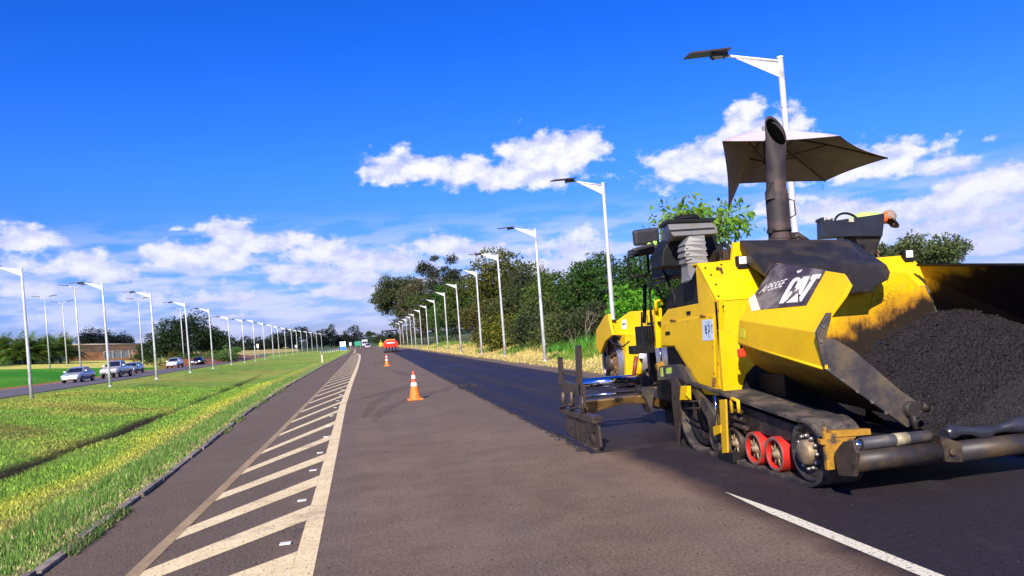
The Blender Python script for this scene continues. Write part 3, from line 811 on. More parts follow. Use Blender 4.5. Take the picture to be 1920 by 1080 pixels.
# broad-leaved tree reaching over from behind the machine
t = make_tree('mango_tree', 'broad-leaved tree with drooping leaves behind the paver exhaust', (X_at(1335, 21.5), 21.5), 5.10, 1.95, 1700, .25, (.055, .19, .015),
    skirt=.71, tone2=(.20, .30, .03), asp=.34, droop=.9, nl=24, lobe=.36, flat=.75, shell=.4, trunk_r=.07, bark=pale_bark, lean=(-.15, 0))
# bare pale shrub
t = thing('bare_shrub', 'leafless pale-barked shrub standing in front of the dark wood', 'shrub', (X_at(1101, 36), 36, gz(X_at(1101, 36), 36)))
b = MB()
def twig(p, d, ln, r_, k):
    e_ = p + d * ln; b.tube([p, p.lerp(e_, .5) + Vector((random.uniform(-.04, .04), 0, 0)), e_], [r_, r_ * .8, r_ * .6], 5)
    if k: 
        for j in range(2 + (k > 2)): twig(e_, (d + Vector((random.uniform(-.8, .8), random.uniform(-.5, .5), random.uniform(-.1, .5)))).normalized(), ln * .68, r_ * .6, k - 1)
twig(Vector((0, 0, 0)), Vector((-.03, 0, 1)), .95, .038, 3)
twig(Vector((-.5, .2, 0)), Vector((-.3, 0, 1)), .6, .025, 3)
for v in range(len(b.v)): b.v[v] = (b.v[v][0] + t.location.x, b.v[v][1] + t.location.y, b.v[v][2] + t.location.z)
b.build('branches', pale_bark, t)

# left side trees
L2 = 'trees beyond the opposite carriageway'
def TL(px_, py_, D, ztop, R_, n, ls, tone, lab, nm='broadleaf_tree', **k):
    p = at(px_, py_, D); make_tree(nm, lab, (p.x, p.y), ztop, R_, n, ls, tone, group=L2, **k)
nav = (.012, .020, .018)
TL(182, 660, 235, 11.0, 5.8, 8000, .5, nav, 'dark rounded tree behind the long brown wall, left one', skirt=.1, tone2=(.02, .03, .022), lobe=.42)
TL(226, 660, 240, 8.0, 5.4, 6500, .5, nav, 'dark low tree behind the long brown wall, right one', skirt=.1, tone2=(.02, .03, .022), lobe=.42)
TL(352, 668, 165, 11.3, 7.6, 15000, .42, (.016, .034, .012), 'very large dark tree behind the far cars', skirt=.0, tone2=(.035, .06, .018), nl=40)
TL(300, 672, 160, 7.2, 4.6, 7000, .4, (.016, .032, .012), 'dark tree left of the very large tree', skirt=.0)
TL(405, 668, 168, 8.6, 5.0, 7500, .4, (.016, .034, .012), 'dark tree right of the very large tree', skirt=.0)
TL(275, 672, 150, 3.6, 2.6, 2500, .3, (.02, .04, .012), 'small dark bush behind the white board', skirt=.0, nm='shrub')
TL(428, 662, 150, 3.6, 2.9, 3000, .3, (.05, .11, .025), 'rounded mid-green bush beside the red earth bank', skirt=.0, nm='shrub')
TL(325, 683, 150, 2.2, 6.5, 2600, .22, (.04, .08, .012), 'low clipped hedge behind the white car', skirt=.0, nm='hedge', flat=.5)
TL(400, 676, 160, 2.4, 6.0, 2600, .22, (.045, .09, .012), 'low green hedge right of the dark car', skirt=.0, nm='hedge', flat=.5)
k_ = 0
for i, (px_, hh) in enumerate(((456, 9), (475, 11), (492, 12), (510, 13), (527, 12), (545, 14), (563, 15), (578, 17), (592, 14), (606, 16), (622, 17), (640, 10), (655, 14), (668, 15))):
    p = at(px_, 645, 420 + 9 * i)
    make_tree('distant_tree', 'dark distant tree on the skyline, %s from the left of its row' % ordw[i], (p.x, p.y), hh, 6.5, 1300, 1.1, (.018, .03, .018), group='dark trees on the far skyline', skirt=.05, nl=9, lobe=.5, tone2=(.03, .045, .022))
for i, (px_, hh, D) in enumerate(((707, 7, 560), (697, 11, 640), (752, 8, 300))):
    p = at(px_, 645, D)
    make_tree('roadside_tree', ['rounded far tree at the end of the road', 'umbrella-shaped far tree over the road end', 'dark far tree under the leaning tree'][i], (p.x, p.y), hh, [7, 5, 6][i], 1500, .9, (.022, .04, .016), group='far trees around the road end', skirt=[.1, .6, .0][i], nl=9, lobe=.5)
# palms
palm_tone = np.array((.065, .135, .022))
def make_palm(name, label, base, H, n=30, L_=3.0, tone=palm_tone, trunk=1.2, group=None):
    x, y = base; z0 = gz(x, y)
    t = thing(name, label, 'palm', (x, y, z0), group=group)
    V, F, Tn = [], [], []
    for i in range(n):
        a = rng.uniform(0, 2 * math.pi); up_ = rng.uniform(.25, 1.45); l_ = L_ * rng.uniform(.75, 1.1)
        p = np.array([0, 0, trunk]); d = np.array([math.cos(a) * math.cos(up_), math.sin(a) * math.cos(up_), math.sin(up_)])
        tn = tone * rng.uniform(.7, 1.9) * np.array((rng.uniform(.9, 1.8), 1, 1))
        seg = 9
        for s_ in range(seg):
            q_ = p + d * l_ / seg
            side = np.cross(d, (0, 0, 1)); side /= np.linalg.norm(side) + 1e-9
            ll = .75 * math.sin(math.pi * (s_ + 1.2) / (seg + 1.6)) * L_ / 3
            for sg in (-1, 1):
                for h_ in (0, .5):
                    b0 = p + (q_ - p) * h_; tip = b0 + side * sg * ll + d * ll * .5 - np.array((0, 0, ll * .35))
                    o = len(V); V += [b0, b0 + d * .11 * L_ / 3, tip]; F.append((o, o + 1, o + 2)); Tn += [tn] * 3
            p = q_; d = d - np.array((0, 0, .17)); d /= np.linalg.norm(d)
    link(bpy.data.objects.new('fronds', fast_mesh('fronds', V, F, leaf_m, False, np.array(Tn))), t)
    b = MB(); b.tube([(x, y, z0 - .2), (x, y, z0 + trunk)], [.28, .2], 8); b.build('trunk', bark_m, t)
    return t
for i, (px_, py_, back, H, tr) in enumerate(((6, 675, 0, 4.6, .9), (28, 676, 0, 4.6, .9), (46, 674, 2, 5, 1.0), (62, 674, 4, 4.8, 1.1), (80, 672, 6, 4.6, 1.2), (98, 671, 9, 4.4, 1.3), (113, 670, 12, 4.4, 1.4), (127, 671, 14, 4.2, 1.5), (-14, 678, 0, 4.6, .9))):
    p = land(px_, py_) + ray(px_, py_) * back
    make_palm('palm', 'bushy green palm beyond the lawn, %s' % (['leftmost in full view', 'second from left', 'third from left', 'right of the nearest lamp', 'fifth from left', 'third from the right end', 'next to the right end', 'slim one at the right end by the wall', 'cut by the left picture edge'][i]), (p.x, p.y), H, 42, 5.0 + .5 * (i < 5), trunk=tr + .6, group='palms beyond the lawn')
for i, (px_, py_, D) in enumerate(((166, 660, 250), (186, 660, 250), (218, 660, 250), (236, 660, 252))):
    p = at(px_, py_, D)
    make_palm('palm', 'pale green palm behind the brown wall, %s of four' % ['leftmost', 'second', 'third', 'rightmost'][i], (p.x, p.y), 5, 34, 5.2, tone=np.array((.085, .115, .03)), trunk=2.6, group='palms behind the wall')
p = at(322, 680, 150); make_palm('palm', 'small golden palm behind the white car', (p.x, p.y), 3, 22, 1.6, tone=np.array((.12, .12, .03)), trunk=1.9)

# grass blades: near median, taller beside the kerb
def blades(name, P, h, w, tone, lean=.35, kind='stuff'):
    n = len(P)
    a = rng.uniform(0, 2 * math.pi, n); s = np.stack([np.cos(a), np.sin(a), np.zeros(n)], 1)
    ln = rng.normal(size=(n, 3)) * lean; ln[:, 2] = 1; ln /= np.linalg.norm(ln, axis=1)[:, None]
    w_ = (w * rng.uniform(.6, 1.3, n))[:, None]; h_ = (h * rng.uniform(.55, 1.3, n))[:, None]
    mid = P + ln * h_ * .55; tip = mid + (ln + s[:, [1, 0, 2]] * lean * 1.3 * rng.choice([-1, 1], n)[:, None]) * h_ * .45
    V = np.stack([P - s * w_, P + s * w_, mid + s * w_ * .7, mid - s * w_ * .7, tip], 1).reshape(-1, 3)
    i = np.arange(n)[:, None] * 5
    F = np.concatenate([i + (0, 1, 2), i + (0, 2, 3), i + (3, 2, 4)], 0)
    Tn = np.repeat(np.clip(tone * (1 + .25 * rng.normal(size=(n, 1))), .004, 1), 5, 0)
    link(bpy.data.objects.new(name, fast_mesh(name, V, F, grass_m, False, Tn)), kind=kind)
def scatter(n, y0, y1, x0, x1, p=1.6):
    Y = y0 + (y1 - y0) * rng.random(n) ** p
    lo = x0(Y); hi = x1(Y); X = lo + (hi - lo) * rng.random(n)
    return np.stack([X, Y, ground_z(X, Y)], 1)
def tonef(P, k=1.15):
    return ground_tone(P[:, 0], P[:, 1]) * k
# tall tufts next to the kerb
P = scatter(52000, 4.2, 42, lambda Y: kerbx(Y) - .95, lambda Y: kerbx(Y) - .14, 1.9)
t_ = kerbx(P[:, 1]) - P[:, 0]
tn = np.where((rng.random(len(P)) < .10 + .35 * (t_ < .30))[:, None], np.array((.62, .50, .24)), np.array((.19, .34, .06)) + 0 * P)
h = (.095 + .045 * pnoise(P[:, 0], P[:, 1], 3., 21)) * np.clip(t_ / .40, .25, 1)
blades('kerbside_grass', P, h, .0045 + .0002 * P[:, 1], tn, .35)
P = scatter(110000, 4.5, 45, lambda Y: np.maximum(-17, -3 - .78 * Y), lambda Y: kerbx(Y) - .85, 1.7)
dmask = np.abs(P[:, 0] - np.interp(P[:, 1], *DITCHX) - .10 * pnoise(P[:, 0] * .2, P[:, 1], .6, 53)) > .13 + .1 * rng.random(len(P))
P = P[dmask]
pt_ = np.clip(pnoise(P[:, 0], P[:, 1], 1.7, 22), -1, 1)
blades('median_grass', P, .045 + .03 * pt_ + .02 * rng.random(len(P)), .005 + .00045 * P[:, 1], tonef(P, 1.25), .5)
# weeds hanging over the kerb
P = scatter(16000, 4.2, 32, lambda Y: kerbx(Y) - .12, lambda Y: kerbx(Y) + .085, 1.7)
keep = pnoise(P[:, 0] * .1, P[:, 1], 2.3, 24) > .38
P = P[keep]; P[:, 2] = .0
blades('kerb_weeds', P, .075, .006, np.where((rng.random(len(P)) < .25)[:, None], np.array((.45, .36, .17)), np.array((.07, .17, .03))) + 0 * P, .7)
# tall dry grass of the right verge
P = scatter(34000, 14, 130, lambda Y: 8.5 + 0 * Y, lambda Y: 12.8 + 0 * Y, 1.5)
n_ = pnoise(P[:, 0], P[:, 1], .5, 23)
tn = np.where((n_ > .35)[:, None], np.array((.22, .34, .05)), np.array((.72, .58, .20)) + 0 * P)
tn = np.where(((P[:, 1] > 34) & (P[:, 1] < 43) & (P[:, 0] > 9.6))[:, None], np.array((.10, .30, .03)), tn)
hh = (.55 + .30 * n_) * np.clip((P[:, 0] - 8.2) / 2.2, .25, 1) + .35 * ((P[:, 1] > 34) & (P[:, 1] < 43) & (P[:, 0] > 9.8))
blades('dry_grass', P, hh, .012 + .0004 * P[:, 1], tn, .3)
P = scatter(15000, 14, 120, lambda Y: 7.3 + 0 * Y, lambda Y: 9.0 + 0 * Y, 1.5)
blades('verge_grass', P, .10 + 0 * P[:, 0], .01 + .0004 * P[:, 1], np.array((.66, .54, .20)) + 0 * P, .5)

# ------------------------------------------------------------ far side: wall, boards, signs
wallm = mat('earth_brown_wall', (.13, .085, .065), .9, var=.3, vscale=.5, dirt=(.19, .10, .055), dscale=.25, damt=.6)
a = at(126, 676, 186); c = at(268, 676, 200); zt = gz(a.x, a.y)
b = MB(); dv = (c - a); nrm = Vector((-dv.y, dv.x, 0)).normalized() * .3
zb = min(zt, gz(c.x, c.y)) - 1.5; zt2 = EYE + ray(140, 646).z * 158
t = thing('boundary_wall', 'long brown rendered wall beyond the lawn, behind the grey panels', 'wall', (a.x, a.y, zb))
b.slab([(a.x, a.y, zb), (c.x, c.y, zb), (c.x, c.y, at(268, 645, 200).z), (a.x, a.y, at(130, 646, 186).z)], nrm); b.build('wall_face', wallm, t)
b = MB(); b.tube([(a.x, a.y, at(130, 646, 186).z + .02), (c.x, c.y, at(268, 645, 200).z + .02)], .2, 6); b.build('coping', mat('coping', (.42, .33, .26), .8), t)
b = MB(); off_ = -nrm.normalized() * .12
b.slab([Vector((a.x, a.y, zb)) + off_, Vector((c.x, c.y, zb)) + off_, Vector((c.x, c.y, at(268, 661, 200).z)) + off_, Vector((a.x, a.y, at(130, 660, 186).z)) + off_], nrm * .2); b.build('plinth', mat('plinth', (.27, .13, .06), .9, var=.35, vscale=.4), t)
# three grey sheet panels in a frame
g0, g1_ = at(196, 671, 172), at(249, 671, 178)
t = thing('sheet_fence', 'low fence of grey metal sheets in front of the brown wall', 'fence', (g0.x, g0.y, gz(g0.x, g0.y)))
gm = mat('grey_sheet', (.24, .26, .29), .6, var=.12); fr_ = mat('frame_pale', (.36, .34, .31), .6)
zb1, zt1 = at(222, 671, 175).z, at(222, 658.5, 175).z
ks = [0, .17, .44, .88, 1.0]
for i in range(3):
    p0, p1 = g0.lerp(g1_, ks[i] if i else 0.0), g0.lerp(g1_, [.30, .60, .88][i]); p0 = g0.lerp(g1_, [.0, .31, .61][i])
    MB().slab([(p0.x, p0.y, zb1), (p1.x, p1.y, zb1), (p1.x, p1.y, zt1), (p0.x, p0.y, zt1)], (0, .08, 0)).build('sheet', gm, t)
for k in (0, .305, .605, .885, 1.0):
    p0 = g0.lerp(g1_, k); MB().box((p0.x, p0.y - .05, (zb1 + zt1) / 2), (.12, .12, zt1 - zb1 + .3)).build('post', fr_, t)
p0, p1 = g0, g1_; MB().tube([(p0.x, p0.y, zt1 + .1), (p1.x, p1.y, zt1 + .1)], .06, 6).build('rail', fr_, t)
whitem = mat('white_board', (.82, .82, .80), .5, var=.03)
def board(name, label, cat, px_, py0, py1, w_px, D, m_, legs=1, th=.06, yaw=0., leg_m=None, double=None):
    p = at(px_, (py0 + py1) / 2, D); w_ = w_px * D / FPX; h_ = (py1 - py0) * D / FPX
    g_ = min(gz(p.x, p.y), p.z - h_ / 2 - .01)
    t = thing(name, label, cat, (p.x, p.y, g_), 0)
    R_ = Matrix.Rotation(yaw - YAW, 3, 'Z')
    b = MB(); b.box(p, (w_, th, h_), M_=R_); b.build('panel', m_, t, bevel=.01)
    for k in range(legs):
        x_ = 0 if legs == 1 else (k - .5) * w_ * .7
        q_ = p + R_ @ Vector((x_, th * .5 + .03, 0)); MB().tube([(q_.x, q_.y, g_), (q_.x, q_.y, p.z + h_ * .4)], .05, 6).build('post', leg_m or galv, t)
    return t, p, w_, h_, R_
t, p, w_, h_, R_ = board('blank_board', 'tall blank white board on the grass left of the third lamp', 'board', 292, 646, 674, 20, 215, whitem, 2, .3, .5)
t, *_ = board('meter_box', 'small white box on a post left of the blank white board', 'box', 279, 641, 648, 5, 205, whitem, 1, .3)
tr_ = board('road_sign', 'small round white traffic sign beside the opposite road, nearer one', 'sign', 483, 645, 652, 4, 165, whitem, 1)
tr_ = board('road_sign', 'small round white traffic sign beside the opposite road, farther one', 'sign', 555, 647, 651.5, 3.4, 230, whitem, 1)
for i, px_ in enumerate((369, 376)):
    D = 165; p = at(px_, 676, D); t = thing('gate_post', 'pale yellow concrete post behind the dark car, %s one' % ['left', 'right'][i], 'post', (p.x, p.y, gz(p.x, p.y) - .1), group='pale posts behind the dark car')
    MB().box((p.x, p.y, p.z + .7), (.32 - .15 * i, .3, 2.2)).build('shaft', mat('post_cream', (.6, .56, .4), .8), t)
    MB().box((p.x, p.y, p.z + 1.84), (.40 - .15 * i, .38, .08)).build('cap', mat('post_cap', (.5, .46, .34), .8), t)
# white and blue sign at the end of the gore
t, p, w_, h_, R_ = board('information_sign', 'white road sign with blue lower half at the end of the median', 'sign', 643, 640.5, 657, 11, 150, whitem, 1)
b = MB(); b.box(p + R_ @ Vector((.0, -.036, -h_ * .27)), (w_ * .96, .01, h_ * .42), M_=R_); b.build('blue_field', mat('sign_blue', (.02, .16, .62), .5), t)
b = MB(); b.box(p + R_ @ Vector((0, -.036, h_ * .22)), (w_ * .5, .01, h_ * .12), M_=R_); b.build('grey_line', mat('sign_grey', (.5, .5, .55), .5), t)
t, p, w_, h_, R_ = board('direction_sign', 'wide green motorway direction sign at the far left of the road', 'sign', 671, 640, 648, 12, 240, mat('sign_green', (.01, .28, .17), .5), 2, .08)
board('warning_board', 'small pale board left of the green direction sign', 'board', 657, 642, 648, 4.0, 230, whitem, 1)
# white marker post in the median
p = at(604, 675, 76); t = thing('marker_post', 'slim pale marker post standing in the median grass', 'post', (p.x, p.y, gz(p.x, p.y)))
MB().box((p.x, p.y, gz(p.x, p.y) + .35), (.12, .05, .7)).build('shaft', mat('marker', (.7, .65, .5), .7), t); MB().box((p.x, p.y, gz(p.x, p.y) + .74), (.13, .06, .08)).build('cap', whitem, t)
# guard rail far along the median
a, c = at(600, 654.5, 165), at(634, 652.5, 215)
t = thing('guard_rail', 'pale steel guard rail left of the white and blue sign', 'guard rail', (a.x, a.y, 0))
MB().slab([(a.x, a.y, .45), (c.x, c.y, .45), (c.x, c.y, .75), (a.x, a.y, .75)], (0, .06, 0)).build('rail', lampwhite, t)
for k in range(9):
    q_ = a.lerp(c, k / 8); MB().box((q_.x, q_.y + .1, .35), (.12, .08, .75)).build('post', galv, t)
# red earth banks beyond the opposite road
em = mat('red_earth', (.22, .075, .045), .95, var=.3, vscale=.6)
for i, (x0_, x1_, y0_, D0, D1) in enumerate(((418, 500, 668, 140, 170),)):
    a, c = at(x0_, 668, D0), at(x1_, 659, 210)
    b = MB(); b.add([(a.x, a.y, -.1), (c.x, c.y, -.1), (c.x - 8, c.y + 3, 1.2), (a.x - 8, a.y + 3, 1.3), (c.x - 14, c.y + 6, -.1), (a.x - 14, a.y + 6, -.1)], [(0, 1, 2, 3), (3, 2, 4, 5), (0, 3, 5), (1, 4, 2)])
    b.build('earth_bank', em, kind='structure')
fm = mat('stubble_field', (.42, .33, .09), .95, var=.25, vscale=.05)
b = MB(); a, c = at(440, 650, 330), at(566, 645, 420)
b.add([(a.x, a.y, 0), (c.x, c.y, 0), (c.x - 20, c.y + 90, 4.2), (a.x - 40, a.y + 60, 4.6)], [(0, 1, 2, 3)])
b.build('far_field', fm, kind='structure')
# ------------------------------------------------------------ the asphalt paver
def paint(name, col, mess=0.35, rough=.38):
    """machine enamel: faded patches, dusty film, chips and oily specks"""
    q = NT(name)
    n1_, n2_, n3_ = q.noise(1.6, 7, .6), q.noise(14, 8, .7), q.noise(42, 4, .75)
    c = q.mix(q.step(n1_, .3, .7), tuple(v * .88 for v in col), tuple(min(1, v * 1.08) for v in col))
    c = q.mix(q.mm('MULTIPLY', q.step(n2_, .52, .72), mess), c, (.30, .19, .05))
    c = q.mix(q.mm('MULTIPLY', q.step(n3_, .63, .68), min(1, mess * 2.4)), c, (.06, .035, .015))
    n5_ = q.noise(5, 7, .8, (1, 6, .5), 12); c = q.mix(q.mm('MULTIPLY', q.step(n5_, .60, .66), mess * 1.2), c, (.45, .33, .10))
    q.l(c, q.b.inputs['Base Color']); q.l(q.step(n2_, .3, .7, rough - .08, rough + .2), q.b.inputs['Roughness'])
    q.bump(n2_, .12, .004); q.b.inputs['Specular IOR Level'].default_value = .28
    return q
YEL = (.80, .485, .003)
yellow = paint('yellow_enamel', YEL, .22).m
yellow_old = paint('weathered_yellow', (.70, .42, .012), .6, .5).m
q = paint('oily_shaded_underside', (.34, .20, .012), .9, .5); q.b.inputs['Specular IOR Level'].default_value = .2  # grimy enamel, also darkened downwards to stand in for shade under the wing
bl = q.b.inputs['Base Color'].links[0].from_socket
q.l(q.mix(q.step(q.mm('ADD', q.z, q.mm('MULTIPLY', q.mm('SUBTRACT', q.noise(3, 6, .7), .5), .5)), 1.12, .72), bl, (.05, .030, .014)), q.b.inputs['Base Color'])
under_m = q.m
# hopper back wall: same enamel under splashes and a tide mark of bitumen
q = paint('bitumen_splashed_yellow', YEL, .35)
base_link = q.b.inputs['Base Color'].links[0].from_socket
s1, s2, s3 = q.noise(3.2, 8, .62), q.noise(9, 8, .75, (2.2, 1, .45)), q.noise(30, 5, .8)
lvl = q.mm('ADD', q.z, q.mm('ADD', q.mm('MULTIPLY', q.mm('SUBTRACT', s1, .5), .75), q.mm('MULTIPLY', q.mm('SUBTRACT', s2, .5), .22)))
lvl = q.mm('SUBTRACT', lvl, q.mm('MULTIPLY', q.mm('SUBTRACT', q.x, 5.0), .34))
inh = q.step(q.x, 4.25, 4.6)
c = q.mix(q.mm('MULTIPLY', q.mm('MULTIPLY', q.step(lvl, 1.52, 1.08), .9), inh), base_link, (.34, .13, .02))
c = q.mix(q.mm('MULTIPLY', q.step(lvl, 1.26, 1.06), inh), c, (.026, .018, .014))
rdx = q.mm('DIVIDE', q.mm('SUBTRACT', q.x, 5.75), .17); rdz = q.mm('DIVIDE', q.mm('SUBTRACT', q.z, 1.62), .13)
rr_ = q.mm('ADD', q.mm('MULTIPLY', rdx, rdx), q.mm('MULTIPLY', rdz, rdz))
spl = q.mm('MULTIPLY', q.step(s3, .50, .60), q.step(rr_, 1.4, .2))
c = q.mix(q.mm('MULTIPLY', spl, .8), c, (.08, .035, .015))
c = q.mix(q.mm('MULTIPLY', q.step(q.noise(16, 5, .8), .64, .70), q.mm('MULTIPLY', inh, q.step(q.z, 1.62, 1.3))), c, (.05, .03, .015))
q.l(c, q.b.inputs['Base Color'])
splashed = q.m
# far wing inside: yellow only along the top, bitumen below
q = paint('bitumen_coated_yellow', (.62, .36, .01), .5, .5)
bl = q.b.inputs['Base Color'].links[0].from_socket
lv = q.mm('ADD', q.mm('ADD', q.z, q.mm('MULTIPLY', q.mm('SUBTRACT', q.noise(2.4, 7, .65), .5), .45)), q.mm('MULTIPLY', q.mm('SUBTRACT', q.y, 7.45), .24))
c = q.mix(q.step(lv, 1.80, 1.62), bl, (.008, .006, .006))
q.l(c, q.b.inputs['Base Color']); q.b.inputs['Specular IOR Level'].default_value = .15
coated = q.m
steel = mat('worn_steel', (.095, .082, .086), .48, metal=.55, var=.35, vscale=3, dirt=(.20, .15, .09), dscale=3.0, damt=.75, bump=.25, bscale=25)
blk = mat('black_paint', (.011, .011, .012), .6, var=.4, vscale=8, spec=.25)
blk_dusty = mat('dusty_black_cover', (.022, .020, .023), .55, var=.3, vscale=3, dirt=(.050, .038, .030), dscale=2.2, damt=.65, spec=.3)
grime = mat('greasy_dark_steel', (.026, .020, .017), .6, metal=.1, var=.5, vscale=7, dirt=(.085, .055, .032), dscale=5, damt=.55, bump=.4, bscale=30)
brown = mat('oily_brown_steel', (.085, .060, .044), .5, metal=.35, var=.4, vscale=6, dirt=(.03, .022, .018), dscale=6, damt=.6, bump=.3, bscale=30)
chrome = mat('chrome', (.75, .75, .8), .12, metal=1., var=.05)
rubber = mat('track_rubber', (.026, .023, .023), .8, var=.35, vscale=5, dirt=(.12, .09, .07), dscale=4, damt=.7, bump=.5, bscale=40)
redw = mat('red_wheel_rubber', (.62, .018, .012), .45, var=.2, dirt=(.14, .05, .04), dscale=9, damt=.55)
greyp = mat('grey_plastic', (.20, .197, .195), .5, var=.12, vscale=3, dirt=(.20, .15, .10), dscale=4, damt=.5)
whl = mat('lens_white', (.8, .8, .78), .15)
orangey = mat('ochre_dirty', (.46, .23, .02), .55, var=.35, vscale=6, dirt=(.07, .045, .03), dscale=6, damt=.65)
tan = mat('tan_hub', (.30, .22, .13), .55, metal=.3, var=.3, vscale=12)
def OP(x, y, P0, nrm):
    d = ray(x, y); o = Vector((0, 0, EYE)); nrm = Vector(nrm)
    return o + d * ((Vector(P0) - o).dot(nrm) / d.dot(nrm))
PV = thing('asphalt_paver', 'large yellow tracked asphalt paver with hopper full of hot mix', 'paver', (5.0, 7.5, 0))
XS = 3.70
def side(pts, x=XS, th=.05): return [on(a, b_, 0, x) for a, b_ in pts]
def bolt(b, p, ax, r=.014, h=.012, seg=6): b.lathe([(0, h), (r, h), (r, 0)], p, ax, seg=seg, smooth=False)

# --- side panels (left flank)
b = MB(); b.slab(side([(1347, 742), (1320, 739), (1264, 650), (1239, 652), (1239, 598), (1252, 580), (1349, 561)]), (.05, 0, 0)); b.build('flank_panel', yellow, PV, bevel=.008)
b = MB(); b.slab([p - Vector((.012, 0, 0)) for p in side([(1343, 736), (1322, 735), (1268, 648), (1242, 648), (1242, 606), (1340, 590)])], (.012, 0, 0))
door = b.build('flank_door', yellow, PV, bevel=.006)
b = MB(); b.slab([p - Vector((.020, 0, 0)) for p in side([(1337, 708), (1344, 707), (1344, 724), (1338, 724)])], (.01, 0, 0)); sw = b.build('latch_plate', orangey, door, bevel=.002)
b = MB(); b.slab([p - Vector((.006, 0, 0)) for p in side([(1287, 584), (1295, 583), (1295, 590), (1288, 591)])], (.006, 0, 0)); b.build('data_plate', blk, PV)
b = MB()
for x, y in ((1246, 611), (1290, 602), (1333, 595), (1337, 650), (1340, 700), (1325, 731), (1296, 692), (1272, 656), (1250, 643), (1347, 580), (1347, 620), (1347, 680), (1349, 725)): bolt(b, on(x, y, 0, XS - .010), (-1, 0, 0), .010, .008)
b.build('rivets', orangey, PV, kind='stuff')
for x in (1262, 1318):
    b = MB(); b.tube([on(x - 5, 604 - (x - 1242) * .155, 0, XS - .018), on(x + 5, 602.5 - (x - 1242) * .155, 0, XS - .018)], .012, 6); b.build('hinge', orangey, door)
b = MB(); b.slab([p - Vector((.020, 0, 0)) for p in side([(1250, 622), (1258, 621), (1258, 627), (1250, 628)])], (.012, 0, 0)); b.build('handle', blk, door, bevel=.002)
# company sticker
b = MB(); b.slab([p - Vector((.015, 0, 0)) for p in side([(1318, 600), (1338, 598), (1340, 637), (1320, 639)])], (.003, 0, 0))
stk = b.build('sticker', mat('sticker_white', (.62, .70, .80), .4, var=.04), PV)
def text_on(s, name, m_, o3, ux, uy, h, parent, depth=.002, shear=0., width=None, align='CENTER', bold=0.):
    cu = bpy.data.curves.new(name, 'FONT'); cu.body = s; cu.size = 1; cu.shear = shear; cu.align_x = align; cu.align_y = 'CENTER'; cu.extrude = .0; cu.offset = bold; cu.resolution_u = 4
    ob = bpy.data.objects.new(name, cu); COL.objects.link(ob)
    bpy.context.view_layer.update()
    me = bpy.data.meshes.new_from_object(ob.evaluated_get(bpy.context.evaluated_depsgraph_get()))
    bpy.data.objects.remove(ob); bpy.data.curves.remove(cu)
    n = len(me.vertices); a = np.zeros(n * 3, np.float32); me.vertices.foreach_get('co', a); a = a.reshape(-1, 3)
    w_ = a[:, 0].max() - a[:, 0].min(); cx_ = (a[:, 0].max() + a[:, 0].min()) / 2; cy_ = (a[:, 1].max() + a[:, 1].min()) / 2; hh = a[:, 1].max() - a[:, 1].min()
    sx = (width / w_) if width else h / hh; sy = h / hh
    ux = Vector(ux).normalized(); uy = Vector(uy).normalized(); off = parent_loc(parent)
    out = [(Vector(o3) + ux * float((v[0] - cx_) * sx) + uy * float((v[1] - cy_) * sy) - off) for v in a]
    me.vertices.foreach_set('co', np.array([tuple(v) for v in out], np.float32).ravel()); me.materials.clear(); me.materials.append(m_); me.update()
    me.name = name
    return link(bpy.data.objects.new(name, me), parent)
navy = mat('navy_print', (.02, .02, .13), .5, var=0); cyanp = mat('cyan_print', (.01, .17, .33), .5, var=0); greyt = mat('grey_print', (.22, .26, .33), .5, var=0)
c_ = on(1326, 617, 0, XS - .017); uxs = (0, -1, 0); uys = (0, 0, 1)
text_on('e', 'sticker_letter_e', navy, on(1323.5, 618, 0, XS - .019), uxs, uys, .105, stk, width=.050, bold=.012)
text_on('p', 'sticker_letter_p', cyanp, on(1329.5, 619, 0, XS - .019), uxs, uys, .135, stk, width=.052, bold=.012)
text_on('r', 'sticker_letter_r', cyanp, on(1335.3, 616, 0, XS - .019), uxs, uys, .100, stk, width=.032, bold=.012)
text_on('CONSORCIO', 'sticker_heading', greyt, on(1328, 604, 0, XS - .019), uxs, uys, .018, stk, width=.098)
text_on('PAVIMENTACAO', 'sticker_footer', greyt, on(1330, 632, 0, XS - .019), uxs, uys, .012, stk, width=.085)

# --- bulkhead behind the hopper
YB = 7.55; PB0 = Vector((XS, 7.54, 1.71)); NB = Vector((0, 1, -.867)).normalized()
XR = 6.42
b = MB(); b.slab([(XS, YB, .69), (XS, YB, 1.71), (XR - .12, YB, 1.71), (XR, YB, 1.30), (XR - .1, YB, .69)], (0, .06, 0)); b.build('hopper_back_wall', splashed, PV, bevel=.006)
pts = [OP(x, y, PB0, NB) for x, y in ((1310, 497), (1352, 489), (1372, 487), (1375, 455), (1391, 452))]
pr = [OP(x, y, PB0, NB) for x, y in ((1656, 482), (1700, 478), (1726, 497))]
b = MB(); b.slab([Vector((XS, 7.54, 1.712))] + pts + [Vector((4.35, 7.54 + .45 * .867, 2.16)), Vector((4.45, 7.54, 1.712))], (0, .05, .0)); b.build('upper_cheek', yellow, PV, bevel=.008)
b = MB(); b.slab([Vector((5.2, 7.54, 1.712))] + [Vector((5.3, pr[0].y, pr[0].z))] + pr + [Vector((XR - .12, 7.54, 1.712))], (0, .05, .0)); b.build('upper_cheek', yellow, PV, bevel=.008)
b = MB(); b.slab([(XS + .001, 7.60, 1.70), (XS + .001, 7.97, 2.15), (XS + .001, 8.02, 2.12), (XS + .001, 8.02, 1.68)], (.04, 0, 0)); b.build('cheek_side', yellow, PV, bevel=.005)
b = MB(); b.slab([(XS + .001, 7.97, 2.15), (XS + .001, 8.35, 2.15), (4.3, 8.35, 2.15), (4.3, 7.97, 2.15)], (0, 0, .02)); b.build('cheek_top', yellow, PV)
